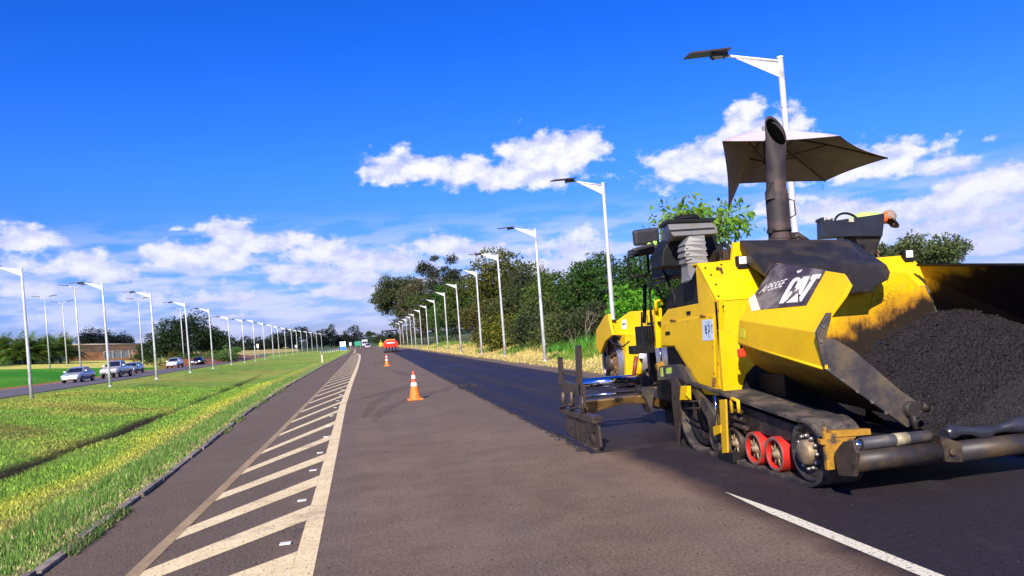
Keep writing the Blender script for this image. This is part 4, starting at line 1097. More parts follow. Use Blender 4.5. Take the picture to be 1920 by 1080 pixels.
# access panels on the back wall
def wall_panel(name, pp, m_, d=.014): 
    b = MB(); b.slab([on(a, c_, 1, YB - d) for a, c_ in pp], (0, d, 0)); return b.build(name, m_, PV, bevel=.004)
wall_panel('access_panel', [(1560, 554), (1633, 551), (1631, 571), (1558, 577)], splashed)
wall_panel('access_panel', [(1558, 581), (1630, 575), (1612, 700), (1560, 700)], splashed)
wall_panel('access_panel', [(1637, 549), (1664, 530), (1668, 508), (1700, 512), (1745, 560), (1760, 640), (1700, 700), (1617, 700)], splashed)
# work lights
def worklight(c, parent):
    b = MB(); b.box(c, (.12, .07, .15)); h_ = b.build('work_light', blk, parent, bevel=.012)
    b = MB(); b.box(c + Vector((0, -.037, .022)), (.09, .012, .085)); b.build('lens', whl, h_, bevel=.006)
    b = MB(); b.tube([c + Vector((0, .02, -.07)), c + Vector((0, .06, -.14))], .012, 6); b.build('bracket', blk, h_)
worklight(OP(1386, 493, PB0, NB) + Vector((0, -.05, 0)), PV)
worklight(OP(1697, 481, PB0, NB) + Vector((0, -.04, .0)), PV)
b = MB()
for x, y in ((1322, 503), (1333, 516), (1342, 534), (1347, 556), (1402, 493), (1356, 575), (1352, 497)): bolt(b, OP(x, y, PB0, NB) , -NB, .012, .01)
b.build('bolt_heads', blk, PV, kind='stuff')
b = MB(); p = OP(1350, 507, PB0, NB); b.tube([p + Vector((-.05, -.01, .03)), p + Vector((.0, -.03, .02)), p + Vector((.01, -.03, -.06)), p + Vector((.03, -.02, -.09))], .014, 6); b.build('latch_handle', brown, PV)

# --- engine cover
fr = [(4.17, 2.05), (5.29, 1.975), (5.53, 1.965), (5.57, 1.88), (5.54, 1.80), (5.37, 1.735), (5.355, 1.68), (4.40, 1.68), (4.08, 1.95)]
re2 = [(4.27, 8.02, 2.41), (5.66, 8.02, 2.345), (5.98, 8.35, 2.33), (6.12, 8.3, 2.0), (6.1, 8.3, 1.8), (6.0, 8.3, 1.74), (5.9, 8.3, 1.7), (4.5, 8.3, 1.7), (4.30, 8.1, 2.2)]
V = [(x, 7.2, z) for x, z in fr] + re2; n = 9
b = MB(); b.add(V, [tuple(range(n - 1, -1, -1)), tuple(range(n, 2 * n))] + [(i, (i + 1) % n, n + (i + 1) % n, n + i) for i in range(n)]); b.build('engine_cover', blk_dusty, PV, bevel=.012)
b = MB(); b.slab([(4.3, 8.0, 2.35), (6.1, 8.3, 2.3), (6.1, 9.0, 2.3), (4.3, 9.0, 2.35)], (0, 0, -.6)); b.build('engine_bay', blk, PV, bevel=.01)
# --- exhaust
b = MB(); X0, Y0 = 5.02, 8.42; sg = 28; ring = []
rad_lo, rad_hi = .132, .118
for (r_, z, dx, dy) in ((rad_lo, 2.25, 0, 0), (rad_lo, 3.03, 0, 0), (rad_lo * .93, 3.04, .0, 0), (rad_hi, 3.06, .004, 0), (rad_hi, 3.30, .022, 0)):
    ring.append([(X0 + dx + r_ * math.cos(2 * math.pi * k / sg), Y0 + dy + r_ * math.sin(2 * math.pi * k / sg), z) for k in range(sg)])
tx = .058
top_ = []; inn = []
for k in range(sg):
    a = 2 * math.pi * k / sg; zt = 3.78 + .21 * math.sin(a)
    top_.append((X0 + tx + .118 * math.cos(a), Y0 + .118 * math.sin(a), zt)); inn.append((X0 + tx + .108 * math.cos(a), Y0 + .108 * math.sin(a), zt - .002))
bot_ = [(X0 + .03 + .1 * math.cos(2 * math.pi * k / sg), Y0 + .1 * math.sin(2 * math.pi * k / sg), 3.2) for k in range(sg)]
rs = ring + [top_, inn, bot_]
V = [p for r_ in rs for p in r_]; F = []
for i in range(len(rs) - 1):
    for k in range(sg): F.append((i * sg + k, i * sg + (k + 1) % sg, (i + 1) * sg + (k + 1) % sg, (i + 1) * sg + k))
b.add(V, F, True); F2 = tuple((len(rs) - 1) * sg + k for k in range(sg)); b.f.append(F2); b.sm.append(False)
rust = mat('heat_stained_steel', (.026, .020, .021), .7, metal=.1, var=.3, vscale=2.5, dirt=(.085, .052, .046), dscale=2.2, damt=.7, bump=.2)
ex = b.build('exhaust_stack', rust, PV)
b = MB(); ins = [(X0 + tx + .1065 * math.cos(2 * math.pi * k / sg), Y0 + .1065 * math.sin(2 * math.pi * k / sg), 3.765 + .19 * math.sin(2 * math.pi * k / sg)) for k in range(sg)]; ins2 = [(x, y, z - .05) for x, y, z in ins]; b.add(ins + ins2, [(k, (k + 1) % sg, sg + (k + 1) % sg, sg + k) for k in range(sg)] + [tuple(sg + k for k in range(sg))], True); b.build('shaded_soot_cap', mat('soot_and_shade_black', (.002, .002, .002), 1, var=0, spec=0), ex)  # sooty cap near the rim, its black standing in for shade inside the pipe
b = MB(); b.lathe([(.133, 2.52), (.146, 2.52), (.146, 2.56), (.133, 2.56)], (X0, Y0, 0), seg=24); b.lathe([(.133, 2.38), (.150, 2.38), (.150, 2.44), (.133, 2.44)], (X0, Y0, 0), seg=24); b.box((X0 - .15, Y0 - .05, 2.54), (.05, .04, .06)); b.box((X0 + .12, Y0 - .11, 2.46), (.09, .05, .07)); b.build('clamp', grime, ex)
b = MB(); b.slab([(X0 - .13, Y0 - .05, 3.12), (X0 - .09, Y0 - .12, 3.12), (X0 - .09, Y0 - .12, 2.92), (X0 - .17, Y0 - .06, 2.92)], (0, .02, 0)); b.slab([(X0 + .14, Y0, 2.45), (X0 + .165, Y0, 2.45), (X0 + .165, Y0, 3.0), (X0 + .14, Y0, 3.0)], (0, .1, 0)); b.build('heat_shield', grime, ex)
b = MB(); b.tube([(X0 + .15, Y0 - .02, 2.92), (X0 + .22, Y0 - .02, 2.90), (X0 + .225, Y0 - .02, 2.72), (X0 + .15, Y0 - .02, 2.69)], .009, 6); b.build('handle', grime, ex)
b = MB(); b.lathe([(.16, 0), (.15, .06), (.09, .1), (0, .11)], (5.15, 8.35, 2.31), seg=16); b.tube([(5.02, 8.4, 2.38), (5.2, 8.3, 2.46), (5.33, 8.3, 2.36)], .04, 8); b.build('rain_cap', brown, PV)

# --- near hopper wing
Bf, Br = on(1540, 625, 0, 3.72), on(1386, 600, 0, 3.72)
Af, Ar = on(1547, 692, 0, 3.72), on(1383, 643, 0, 3.72)
Cf = on(1592, 530, 0, 4.08)
nC = (Bf - Br).cross(Cf - Br).normalized()
if nC.y > 0: nC = -nC
cp = lambda x, y, d=0.: OP(x, y, Br, nC) + nC * d
b = MB(); b.slab([cp(*p) for p in ((1386, 600), (1400, 578), (1456, 493), (1583, 513), (1594, 531), (1584, 551), (1556, 589), (1540, 625))], -nC * .035); wing = b.build('hopper_wing', yellow, PV, bevel=.006)
b = MB(); b.slab([Br, Bf, Af, Ar], (.03, 0, 0)); b.build('wing_side', yellow, wing, bevel=.004)
D_f, D_r = Vector((4.60, 5.72, .50)), Vector((4.55, 7.35, .62))
Amf, Amr = Vector((4.02, 5.73, .86)), Vector((3.98, 7.40, 1.02))
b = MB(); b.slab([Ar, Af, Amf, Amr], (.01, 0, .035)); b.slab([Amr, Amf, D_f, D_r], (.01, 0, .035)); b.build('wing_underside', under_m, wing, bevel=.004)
b = MB(); b.tube([Af.lerp(Ar, .02), Af.lerp(Ar, .98)], .012, 6); b.build('wing_lip', yellow, wing)
b = MB(); b.slab([p - Vector((.004, 0, 0)) for p in [on(x, y, 0, 3.72) for x, y in ((1389, 616), (1397, 618), (1397, 634), (1389, 632))]], (.004, 0, 0)); b.build('warning_sticker', mat('lime_print', (.62, .62, .03), .5, var=.3, vscale=60), wing)
# black decal and its lettering, printed on the wing skin
dec = mat('charcoal_decal', (.060, .042, .045), .4, var=.3, vscale=7, dirt=(.20, .17, .15), dscale=2.4, damt=.6)
b = MB(); b.slab([cp(*p, .0045) for p in ((1455, 494), (1549, 507), (1512, 573), (1427, 581), (1416, 551))], -nC * .004); dcl = b.build('decal', dec, wing)
b = MB(); b.slab([cp(*p, .0045) for p in ((1415.5, 551), (1426.5, 581), (1410, 584), (1403.5, 562))], -nC * .004); b.build('reflective_tab', mat('reflective_white', (.75, .68, .50), .3), wing)
wt = mat('white_print', (.72, .68, .62), .45, var=.08)
ZX, ZY = 1395., 480.
def glyph(pp, name='letter'):
    b = MB(); b.slab([cp(ZX + x / 9., ZY + y / 9., .0075) for x, y in pp], -nC * .003); return b.build(name, wt, dcl)
# C, A over a triangle, T, each drawn in the heavy slanted style of the decal
g_ = MB()
def gadd(pp): g_.slab([cp(ZX + x / 9., ZY + y / 9., .0075) for x, y in pp], -nC * .003)
gadd([(598, 812), (645, 806), (792, 560), (850, 462), (838, 398), (790, 455), (640, 720)]); gadd([(838, 398), (850, 462), (880, 432), (890, 370)]); gadd([(890, 370), (880, 432), (915, 428), (968, 400), (945, 368)]); gadd([(915, 428), (968, 400), (958, 450), (905, 540), (862, 545), (905, 465)])
gadd([(612, 810), (655, 808), (735, 742), (800, 655), (822, 606), (788, 600), (742, 668), (680, 740)]); g_.build('letter_C', wt, dcl)
g_ = MB(); gadd([(855, 612), (893, 585), (990, 470), (1050, 375), (1060, 350), (1022, 354), (985, 385)]); gadd([(1060, 350), (1118, 345), (968, 655), (938, 662), (932, 600), (1020, 430)]); gadd([(905, 560), (960, 505), (985, 515), (925, 575)]); g_.build('letter_A', wt, dcl)
glyph([(712, 797), (915, 630), (915, 785)], 'triangle')
g_ = MB(); gadd([(1165, 325), (1315, 308), (1275, 385), (1118, 405)]); gadd([(1160, 395), (1225, 390), (970, 775), (945, 770), (945, 700)]); g_.build('letter_T', wt, dcl)
uxw = (cp(1462, 527) - cp(1424, 550)).normalized(); uyw = nC.cross(uxw)
if uyw.z < 0: uyw = -uyw
pA, pB = cp(1425, 548, .0075), cp(1475, 529, .0075)
c0 = cp(1450, 537.5, .0075); ux_ = (cp(1470, 531) - cp(1430, 543)).normalized(); uy_ = nC.cross(ux_); uy_ = uy_ if uy_.z > 0 else -uy_
text_on('AP555E', 'model_number', wt, c0, ux_, uy_, .105, dcl, width=(pB - pA).length * 1.0, shear=.45, bold=.012)
b = MB(); b.slab([cp(1495, 509, .0075), cp(1505, 506, .0075), cp(1501, 511, .0075), cp(1496, 513, .0075)], -nC * .003); b.build('scuff', wt, dcl)
# steel front plate of the wing
YF = 5.70
fpz = lambda pts, y=YF: [on(a, c_, 1, y) for a, c_ in pts]
b = MB(); b.slab(fpz([(1531, 622), (1546, 692), (1702, 802), (1722, 792), (1733, 762), (1690, 733), (1640, 690), (1600, 656), (1566, 636), (1548, 634)]), (0, .03, 0)); b.slab(fpz([(1531, 624), (1538, 610), (1552, 586), (1560, 586), (1558, 600), (1548, 636)], YF - .003), (0, .03, 0)); fpl = b.build('wear_plate', steel, wing, bevel=.006)
b = MB()
for x, y in ((1553, 693), (1580, 713), (1607, 734), (1634, 754), (1660, 774), (1539, 640), (1543, 612)): bolt(b, on(x, y, 1, YF), (0, -1, 0), .014, .014)
b.build('bolt_heads', mat('bright_bolt', (.35, .33, .32), .3, metal=.8), fpl, kind='stuff')
b = MB(); hp = on(1712, 772, 1, YF - .04); b.tube([hp + Vector((0, -.03, .02)), hp + Vector((.0, .3, .02))], .07, 12); b.tube([hp + Vector((-.03, -.04, -.02)), hp + Vector((-.02, -.04, -.14))], .025, 8); b.tube([hp + Vector((.06, -.02, .05)), hp + Vector((.13, -.02, .02))], .04, 8); b.build('hinge_pin', grime, wing)
# marker light cluster
b = MB(); p = on(1385, 662, 0, 3.70); b.box(p + Vector((.02, -.02, 0)), (.07, .06, .09)); ml = b.build('marker_light', mat('red_plastic', (.75, .05, .02), .35, var=.5, vscale=30), PV, bevel=.015)
b = MB(); b.tube([p + Vector((.03, .0, .05)), p + Vector((.05, .02, .1)), p + Vector((.08, .05, .12))], .012, 6); b.build('cable', blk, ml)
# --- far wing
b = MB(); b.slab([(6.19, 7.52, 1.95), (6.10, 5.4, 1.73), (6.45, 5.4, 1.1), (6.45, 7.52, 1.22)], (.04, 0, 0)); b.slab([(6.45, 7.52, 1.22), (6.45, 5.4, 1.1), (5.9, 5.4, .5), (5.9, 7.52, .6)], (.04, 0, -.02)); fw = b.build('far_hopper_wing', coated, PV, bevel=.004)
b = MB(); b.tube([(6.19, 7.54, 1.955), (6.10, 5.35, 1.735)], .018, 6); b.build('wing_rim', blk, fw)
# --- chassis, floor
b = MB(); b.box((5.05, 7.75, .62), (1.9, 1.5, .55)); b.box((5.05, 6.5, .28), (1.9, 1.5, .22)); b.box((5.0, 8.9, .95), (2.2, 1.3, 1.05)); b.build('chassis', blk, PV, bevel=.01)
b = MB(); b.slab([on(x, y, 1, YB - .006) for x, y in ((1391, 728), (1399, 702), (1416, 684), (1430, 690), (1448, 706), (1436, 724), (1420, 734), (1404, 742))], (0, .006, 0)); b.build('opening_shade_sheet', blk, PV)  # black sheet on the wall stands in for the shade of an opening
b = MB(); b.slab([(3.72, 8.0, 1.52), (6.3, 8.0, 1.52), (6.3, 9.75, 1.50), (3.72, 9.75, 1.50)], (0, 0, .035)); b.build('platform', blk, PV)

# --- crawler tracks
def track(x0, x1, name):
    t = MB(); loop = []
    cF, rF, cB, rB = (5.96, .30), .30, (8.22, .41), .41
    for k in range(15):
        a = math.pi * (1.5 - k / 14 * 1.08) ; loop.append((cF[0] + rF * math.cos(a), cF[1] + rF * math.sin(a)))
    for k in range(15):
        a = math.pi * (.42 - k / 14 * .92); loop.append((cB[0] + rB * math.cos(a), cB[1] + rB * math.sin(a)))
    n = len(loop)
    vs = []
    for (y, z) in loop: 
        c = (cF if y < 7 else cB)
        dy, dz = y - c[0], z - c[1]; l_ = math.hypot(dy, dz); i_ = (y - dy / l_ * .035, z - dz / l_ * .035)
        vs += [(x0, y, z), (x1, y, z), (x1, i_[0], i_[1]), (x0, i_[0], i_[1])]
    fs = []
    for i in range(n):
        j = (i + 1) % n
        for k in range(4): fs.append((4 * i + k, 4 * i + (k + 1) % 4, 4 * j + (k + 1) % 4, 4 * j + k))
    t.add(vs, fs, False)
    return t.build(name, rubber, PV, bevel=.004)
tk = track(3.63, 4.03, 'track_belt')
track(6.0, 6.4, 'track_belt')
def roadwheel(y, z, r, m_, x=3.655, w=.20, spokes=8):
    b = MB(); b.lathe([(r, 0), (r, w), (r * .80, w), (r * .80, .05), (r * .80, 0)], (x, y, z), (1, 0, 0), 28, closed=True); o = b.build('road_wheel', m_, PV, bevel=.003)
    b = MB(); b.lathe([(r * .80, .0), (r * .86, -.004), (r * .97, -.004), (r * .99, 0.002)], (x, y, z), (1, 0, 0), 28); b.build('rim', mat('rim_dusty', (.20, .09, .07), .6, var=.3), o) if m_ is redw else None
    b = MB()
    for k in range(spokes):
        a = 2 * math.pi * k / spokes; c, s = math.cos(a), math.sin(a); c2, s2 = math.cos(a + .5), math.sin(a + .5)
        b.tube([(x + .03, y + c * r * .25, z + s * r * .25), (x + .035, y + c2 * r * .55, z + s2 * r * .55), (x + .05, y + c2 * r * .82, z + s2 * r * .82)], .012, 5)
    b.lathe([(0, -.015), (r * .16, -.012), (r * .18, .01), (r * .34, .02), (r * .34, .1)], (x, y, z), (1, 0, 0), 16)
    b.build('hub', tan, o)
for i, y in enumerate((6.52, 6.92, 7.33, 7.74)):
    roadwheel(y, .20, .168, redw if i < 2 else brown)
# drive and idler wheels
def bigwheel(y, z, r, x=3.66, name='drive_wheel', bolts=12, hub=True, tm_=None):
    b = MB(); b.lathe([(r, .3), (r, .0), (r * .86, -.004), (r * .82, .05), (r * .55, .06), (r * .5, .03), (0, .03)], (x, y, z), (1, 0, 0), 32); o = b.build(name, tm_ or rubber, PV)
    b = MB(); b.lathe([(r * .84, .052), (r * .80, .03), (r * .74, .05), (r * .66, .04), (r * .62, .055)], (x - .004, y, z), (1, 0, 0), 32); b.build('rim', brown if hub else grime, o)
    if hub:
        b = MB(); b.lathe([(r * .42, .06), (r * .42, -.03), (r * .36, -.05), (0, -.055)], (x, y, z), (1, 0, 0), 24); b.build('hub', tan, o)
        b = MB()
        for k in range(bolts):
            a = 2 * math.pi * k / bolts; b.lathe([(0, .035), (.013, .032), (.018, .02), (.018, -.02)], (x + .02, y + math.cos(a) * r * .56, z + math.sin(a) * r * .56), (-1, 0, 0), 8)
        b.build('wheel_nuts', mat('dull_nuts', (.42, .40, .38), .3, metal=.8), o, kind='stuff')
bigwheel(5.97, .30, .262)
idm = brown
bigwheel(8.22, .41, .36, x=3.72, name='idler_wheel', hub=False, tm_=blk)
b = MB(); b.slab([(3.72, 6.2, .50), (3.72, 7.9, .66), (3.72, 7.9, .36), (3.72, 6.25, .34)], (.2, 0, 0)); b.build('track_frame', grime, PV, bevel=.01)
b = MB()
for k, (y, z) in enumerate(((7.28, .56), (7.24, .48), (7.18, .40))): b.tube([(3.66, y + .10, z), (3.66, y - .16, z - .01)], .026, 8)
b.build('spring_stack', brown, PV)
# yellow guide post beside the track
b = MB(); b.slab(side([(1348, 750), (1360, 749), (1364, 853), (1354, 855)], 3.60), (.022, 0, 0)); pst = b.build('guide_post', yellow_old, PV, bevel=.006)
b = MB(); p0 = on(1371, 752, 0, 3.6); p1 = on(1384, 752, 0, 3.6)
b.tube([p0 + Vector((0, 0, -.12)), p0, p0 + Vector((0, -.03, .03)), p1 + Vector((0, .0, .0)), p1 + Vector((0, 0, -.12))], .02, 6); b.build('lifting_eye', yellow_old, pst)
b = MB(); b.slab(side([(1345, 850), (1374, 848), (1376, 868), (1368, 880), (1350, 872)], 3.59), (.10, 0, 0)); b.build('foot', blk, pst, bevel=.008)
b = MB(); b.tube([on(1341, 742, 0, 3.62), on(1344, 800, 0, 3.62)], .012, 8); b.build('lift_rod', chrome, pst)
b = MB(); b.slab(side([(1336, 800), (1350, 797), (1350, 812), (1338, 818)], 3.585), (.06, 0, 0)); b.build('clevis', yellow_old, pst, bevel=.004)
# tow arm plate along the flank
b = MB(); b.slab(side([(1231, 690), (1240, 686), (1270, 683), (1284, 689), (1295, 708), (1342, 782), (1351, 856), (1339, 850), (1326, 786), (1296, 733), (1284, 717), (1272, 711), (1233, 713)], 3.66), (.05, 0, 0)); b.build('tow_arm', steel, PV, bevel=.006)
b = MB(); b.slab(side([(1258, 712), (1266, 708), (1274, 722), (1275, 770), (1272, 838), (1267, 810), (1260, 760)], 3.60), (.02, 0, 0)); b.build('deflector', brown, PV, bevel=.003)
b = MB(); b.slab(side([(1276, 724), (1288, 724), (1289, 750), (1274, 750)], 3.56), (.05, 0, 0)); b.tube(side([(1286, 738), (1293, 746)], 3.55), .012, 6); b.build('clamp', yellow, PV, bevel=.004)
b = MB()
for yy in (753, 766): b.tube(side([(1283, yy), (1312, yy - 1)], 3.58), .010, 6)
b.tube(side([(1312, 748), (1312, 775)], 3.58), .008, 6); b.build('step_rungs', brown, PV)
lime_m = mat('lime_sticker', (.45, .62, .08), .5)
for pp in ([(1238, 690), (1242, 689), (1243, 706), (1239, 706)], [(1249, 690), (1258, 689), (1258, 700), (1249, 701)]): MB().slab(side(pp, 3.655), (.005, 0, 0)).build('lime_tag', lime_m, PV)
# rear corner post and rod
b = MB(); b.slab([on(1228, 578, 1, 9.36), on(1241, 578, 1, 9.36), on(1243, 651, 1, 9.36), on(1231, 653, 1, 9.36)], (0, .06, 0)); b.build('corner_post', yellow, PV, bevel=.004)
b = MB(); b.tube([on(1238, 652, 1, 9.3), on(1240, 682, 1, 9.3)], .014, 8); b.build('lift_rod', chrome, PV)
b = MB(); b.slab([on(1231, 682, 1, 9.28), on(1246, 678, 1, 9.28), on(1246, 692, 1, 9.28), on(1236, 698, 1, 9.28)], (0, .05, 0)); b.build('clevis', orangey, PV, bevel=.005)
# --- push rollers at the front
YR = 5.42
def roll(name, x0, x1, z, r, m_, y=YR, ends=True, parent=PV):
    b = MB(); b.tube([(x0, y, z), (x1, y, z)], r, 18); o = b.build(name, m_, parent)
    if ends: 
        b = MB(); b.tube([(x0 - .02, y, z), (x0 + .0, y, z)], r * .6, 12); b.build('end_cap', brown, o)
    return o
oil = mat('oily_roller', (.034, .028, .029), .5, metal=.15, var=.3, vscale=4, dirt=(.085, .055, .028), dscale=2.6, damt=.6)
roll('push_roller', 3.68, 4.49, .295, .088, oil)
roll('push_roller', 4.60, 5.78, .275, .088, oil)
g2 = roll('oscillating_bar', 3.80, 4.42, .43, .052, mat('grey_rubber', (.055, .052, .062), .55, var=.2, dirt=(.15, .12, .07), dscale=3, damt=.5))
b = MB(); b.tube([(4.10, YR, .432), (4.22, YR, .432)], .054, 16); b.build('worn_patch', mat('worn_tan', (.30, .25, .15), .5, var=.4, vscale=25), g2)
b = MB(); b.tube([(3.735, YR, .425), (3.80, YR, .43)], [.035, .042], 12); b.build('end_cap', chrome, g2)
b = MB(); pts = [(4.60 + .08 * k, YR + .03 + .02 * math.sin(k * 1.3), .42 + .018 * math.sin(k * .9)) for k in range(21)]; b.tube(pts, [.05 + .016 * math.sin(k * 1.7) + .02 * (k > 8) for k in range(21)], 12); b.build('rubber_flashing', mat('shiny_rubber', (.03, .03, .042), .28, var=.3), PV)
b = MB(); b.slab([(4.46, YR - .09, .44), (4.66, YR - .09, .36), (4.66, YR - .09, .20), (4.50, YR - .09, .22)], (0, .2, 0)); b.tube([(4.55, YR - .12, .30), (4.55, YR - .09, .30)], .03, 8); b.build('centre_bracket', grime, PV, bevel=.01)
b = MB(); b.slab([on(x, y, 0, 3.60) for x, y in ((1563, 850), (1580, 828), (1598, 826), (1606, 850), (1602, 894), (1572, 892))], (.035, 0, 0)); b.build('roller_bracket', brown, PV, bevel=.006)
b = MB(); b.slab([on(x, y, 1, 5.52) for x, y in ((1546, 812), (1561, 812), (1566, 880), (1552, 882))], (0, .04, 0)); b.slab([on(x, y, 1, 5.515) for x, y in ((1537, 823), (1552, 825), (1552, 835), (1540, 834))], (0, .04, 0)); b.slab([on(x, y, 1, 5.525) for x, y in ((1559, 808), (1632, 804), (1634, 815), (1561, 821))], (0, .06, 0)); b.slab([on(x, y, 1, 5.535) for x, y in ((1559, 821), (1606, 818), (1584, 850), (1566, 870))], (0, .03, 0)); b.tube([on(1545, 800, 1, 5.55), on(1545, 812, 1, 5.55)], .022, 6)
b.build('front_bracket', orangey, PV, bevel=.004)
b = MB(); b.box((5.0, 5.75, .30), (2.2, .2, .20)); b.box((5.0, 5.62, .22), (1.9, .1, .12)); b.build('front_beam', grime, PV, bevel=.01)

# --- operator side: near console on its ribbed neck
CN = [(4.0, 8.2)]
b = MB()
F_ = [on(x, y, 1, 8.2) for x, y in ((1263, 443), (1347, 438), (1345, 428), (1335, 416), (1252, 419), (1256, 434))]
B_ = [on(x, y, 1, 9.0) for x, y in ((1243, 470), (1310, 452), (1308, 440), (1300, 424), (1244, 426), (1239, 452))]
n = 6; b.add(F_ + B_, [tuple(range(n - 1, -1, -1)), tuple(range(n, 2 * n))] + [(i, (i + 1) % n, n + (i + 1) % n, n + i) for i in range(n)])
cons = b.build('console', greyp, PV, bevel=.012)
b = MB(); b.slab([on(x, y, 1, 8.17) for x, y in ((1255, 429), (1340, 423.5), (1341, 426), (1256, 431))], (0, .02, 0)); b.build('moulding', mat('moulding_grey', (.22, .215, .21), .5), cons)
tp = [F_[4] + Vector((-.03, -.02, 0)), F_[3] + Vector((.02, -.02, 0)), B_[3] + Vector((.1, .1, 0)), B_[4] + Vector((-.02, .1, 0))]
b = MB(); b.slab(tp, (0, 0, .045)); b.build('console_top', blk, cons, bevel=.01)
b = MB(); c_ = on(1287, 412, 1, 8.6); b.lathe([(.001, .07), (.13, .05), (.17, 0)], c_ + Vector((0, 0, .0)), seg=18); b.build('dial_hood', blk, cons)
# ribbed neck
q_ = [((1292, 443), (1321, 441)), ((1288, 452), (1322, 450)), ((1283, 459), (1324, 457)), ((1286, 460), (1322, 458)), ((1282, 470), (1326, 468)), ((1286, 471), (1323, 469)), ((1283, 481), (1328, 479)), ((1287, 482), (1324, 480)), ((1286, 493), (1328, 491)), ((1290, 495), (1322, 492)), ((1291, 512), (1306, 503)), ((1291, 529), (1296, 524))]
b = MB(); V = []
for (l_, r_) in q_:
    a, c = on(*l_, 1, 8.16), on(*r_, 1, 8.06)
    V += [a, c, c + Vector((0, .16, 0)), a + Vector((0, .20, 0))]
F = [(3, 2, 1, 0)]
for i in range(len(q_) - 1):
    for k in range(4): F.append((4 * i + k, 4 * i + (k + 1) % 4, 4 * i + 4 + (k + 1) % 4, 4 * i + 4 + k))
F.append(tuple(4 * (len(q_) - 1) + k for k in range(4)))
b.add(V, F); nk = b.build('console_neck', greyp, PV, bevel=.004)
b = MB()
for yy in (464, 475, 486): b.slab([on(1286, yy + 2, 1, 8.15), on(1300, yy - 2, 1, 8.13), on(1300, yy, 1, 8.13), on(1286, yy + 4, 1, 8.15)], (0, .02, 0))
b.build('vent_slots', blk, nk)
# dark body under the operator station
b = MB(); b.slab([on(x, y, 1, 8.55) for x, y in ((1256, 446), (1344, 441), (1346, 492), (1300, 500), (1240, 500), (1243, 470))], (0, .35, 0)); b.build('console_body', blk, PV, bevel=.02)
b = MB(); b.slab([on(x, y, 0, 3.80) for x, y in ((1309, 500), (1309, 577), (1262, 590), (1250, 590), (1247, 560), (1285, 520))], (.5, 0, 0)); b.build('station_base', blk, PV, bevel=.008)
b = MB(); b.slab([on(x, y, 0, 3.95) for x, y in ((1292, 470), (1292, 512), (1232, 526), (1222, 522), (1218, 480), (1240, 470))], (.5, 0, 0)); b.build('seat_box', blk, PV, bevel=.02)
b = MB(); b.tube([on(1225, 523, 0, 3.93), on(1252, 518, 0, 3.93)], .018, 6); b.tube([on(1228, 532, 0, 3.93), on(1256, 524, 0, 3.93)], .018, 6); b.build('seat_rail', brown, PV)
vinyl = mat('black_vinyl', (.035, .033, .038), .5, var=.25, vscale=9, bump=.2)
c_ = on(1211, 444, 1, 9.7)
b = MB(); b.box(c_, (.37, .10, .22), M_=Matrix.Rotation(RAD(-4), 3, 'Y') @ Matrix.Rotation(RAD(8), 3, 'X')); se = b.build('seat_back', vinyl, PV, bevel=.04)
c_ = on(1213, 470, 1, 9.45)
b = MB(); b.box(c_, (.42, .42, .10), M_=Matrix.Rotation(RAD(-4), 3, 'Y')); b.build('seat_cushion', vinyl, PV, bevel=.035)
c_ = on(1206, 464, 1, 9.2); b = MB(); b.box(c_, (.30, .08, .05), M_=Matrix.Rotation(RAD(-12), 3, 'Y')); b.build('armrest', vinyl, PV, bevel=.02)
b = MB(); lp = [on(x, y, 1, 9.3) for x, y in ((1212, 474), (1178, 482), (1177, 487), (1181, 518), (1186, 521), (1216, 514))]; b.tube(lp, .020, 8); b.build('side_guard', blk, PV)
b = MB(); b.tube([on(x, y, 0, 3.74) for x, y in ((1214, 466), (1217, 520), (1220, 580), (1223, 640))], .017, 8); b.tube([on(x, y, 0, 3.74) for x, y in ((1226, 467), (1244, 508), (1260, 545), (1265, 556), (1267, 590))], .017, 8); b.tube([on(x, y, 0, 3.74) for x, y in ((1219, 530), (1238, 548))], .014, 6); b.build('hand_rail', blk, PV)
b = MB(); b.tube([on(x, y, 0, 3.9) for x, y in ((1209, 534), (1209, 575), (1208, 605))], .03, 8); b.tube([on(x, y, 0, 3.9) for x, y in ((1203, 585), (1203, 640))], .012, 6); b.build('hydraulic_mast', blk, PV)
b = MB(); c_ = on(1234, 572, 1, 9.3); b.tube([c_ + Vector((-.03, 0, -.08)), c_ + Vector((-.03, 0, .05)), c_ + Vector((.05, 0, .07)), c_ + Vector((.06, 0, .0))], .025, 6); b.build('lifting_hook', yellow, PV)
# hoses beside the stack
b = MB()
for k in range(3):
    p0, p1 = on(1343 + 5 * k, 484, 1, 8.3), on(1372 - 2 * k, 470, 1, 8.3)
    b.tube([p0, on(1345 + 4 * k, 466, 1, 8.3), on(1352 + 2 * k, 455 + 3 * k, 1, 8.35), on(1364, 458 + 3 * k, 1, 8.35), p1, p1 + Vector((0, 0, -.15))], .014, 6)
b.build('hoses', blk, PV)
b = MB(); p0 = on(1356, 480, 1, 8.5); b.box(p0, (.3, .4, .14)); b.build('valve_block', brown, PV, bevel=.02)
# equipment between platform and screed
b = MB(); b.box(on(1213, 630, 1, 9.75), (.23, .3, .28)); b.build('junction_cabinet', blk, PV, bevel=.01)
b = MB()
for k in range(5):
    x_ = 1203 + k * 5
    b.tube([on(x_, 590 - 6 * (k % 2), 1, 9.4), on(x_ + 2, 610, 1, 9.35), on(x_ + 5, 640, 1, 9.3)], .005, 6)
b.build('hoses', blk, PV)
b = MB(); b.box(on(1203, 655, 1, 9.5), (.30, .2, .11)); b.build('valve_cover', blk, PV, bevel=.01)
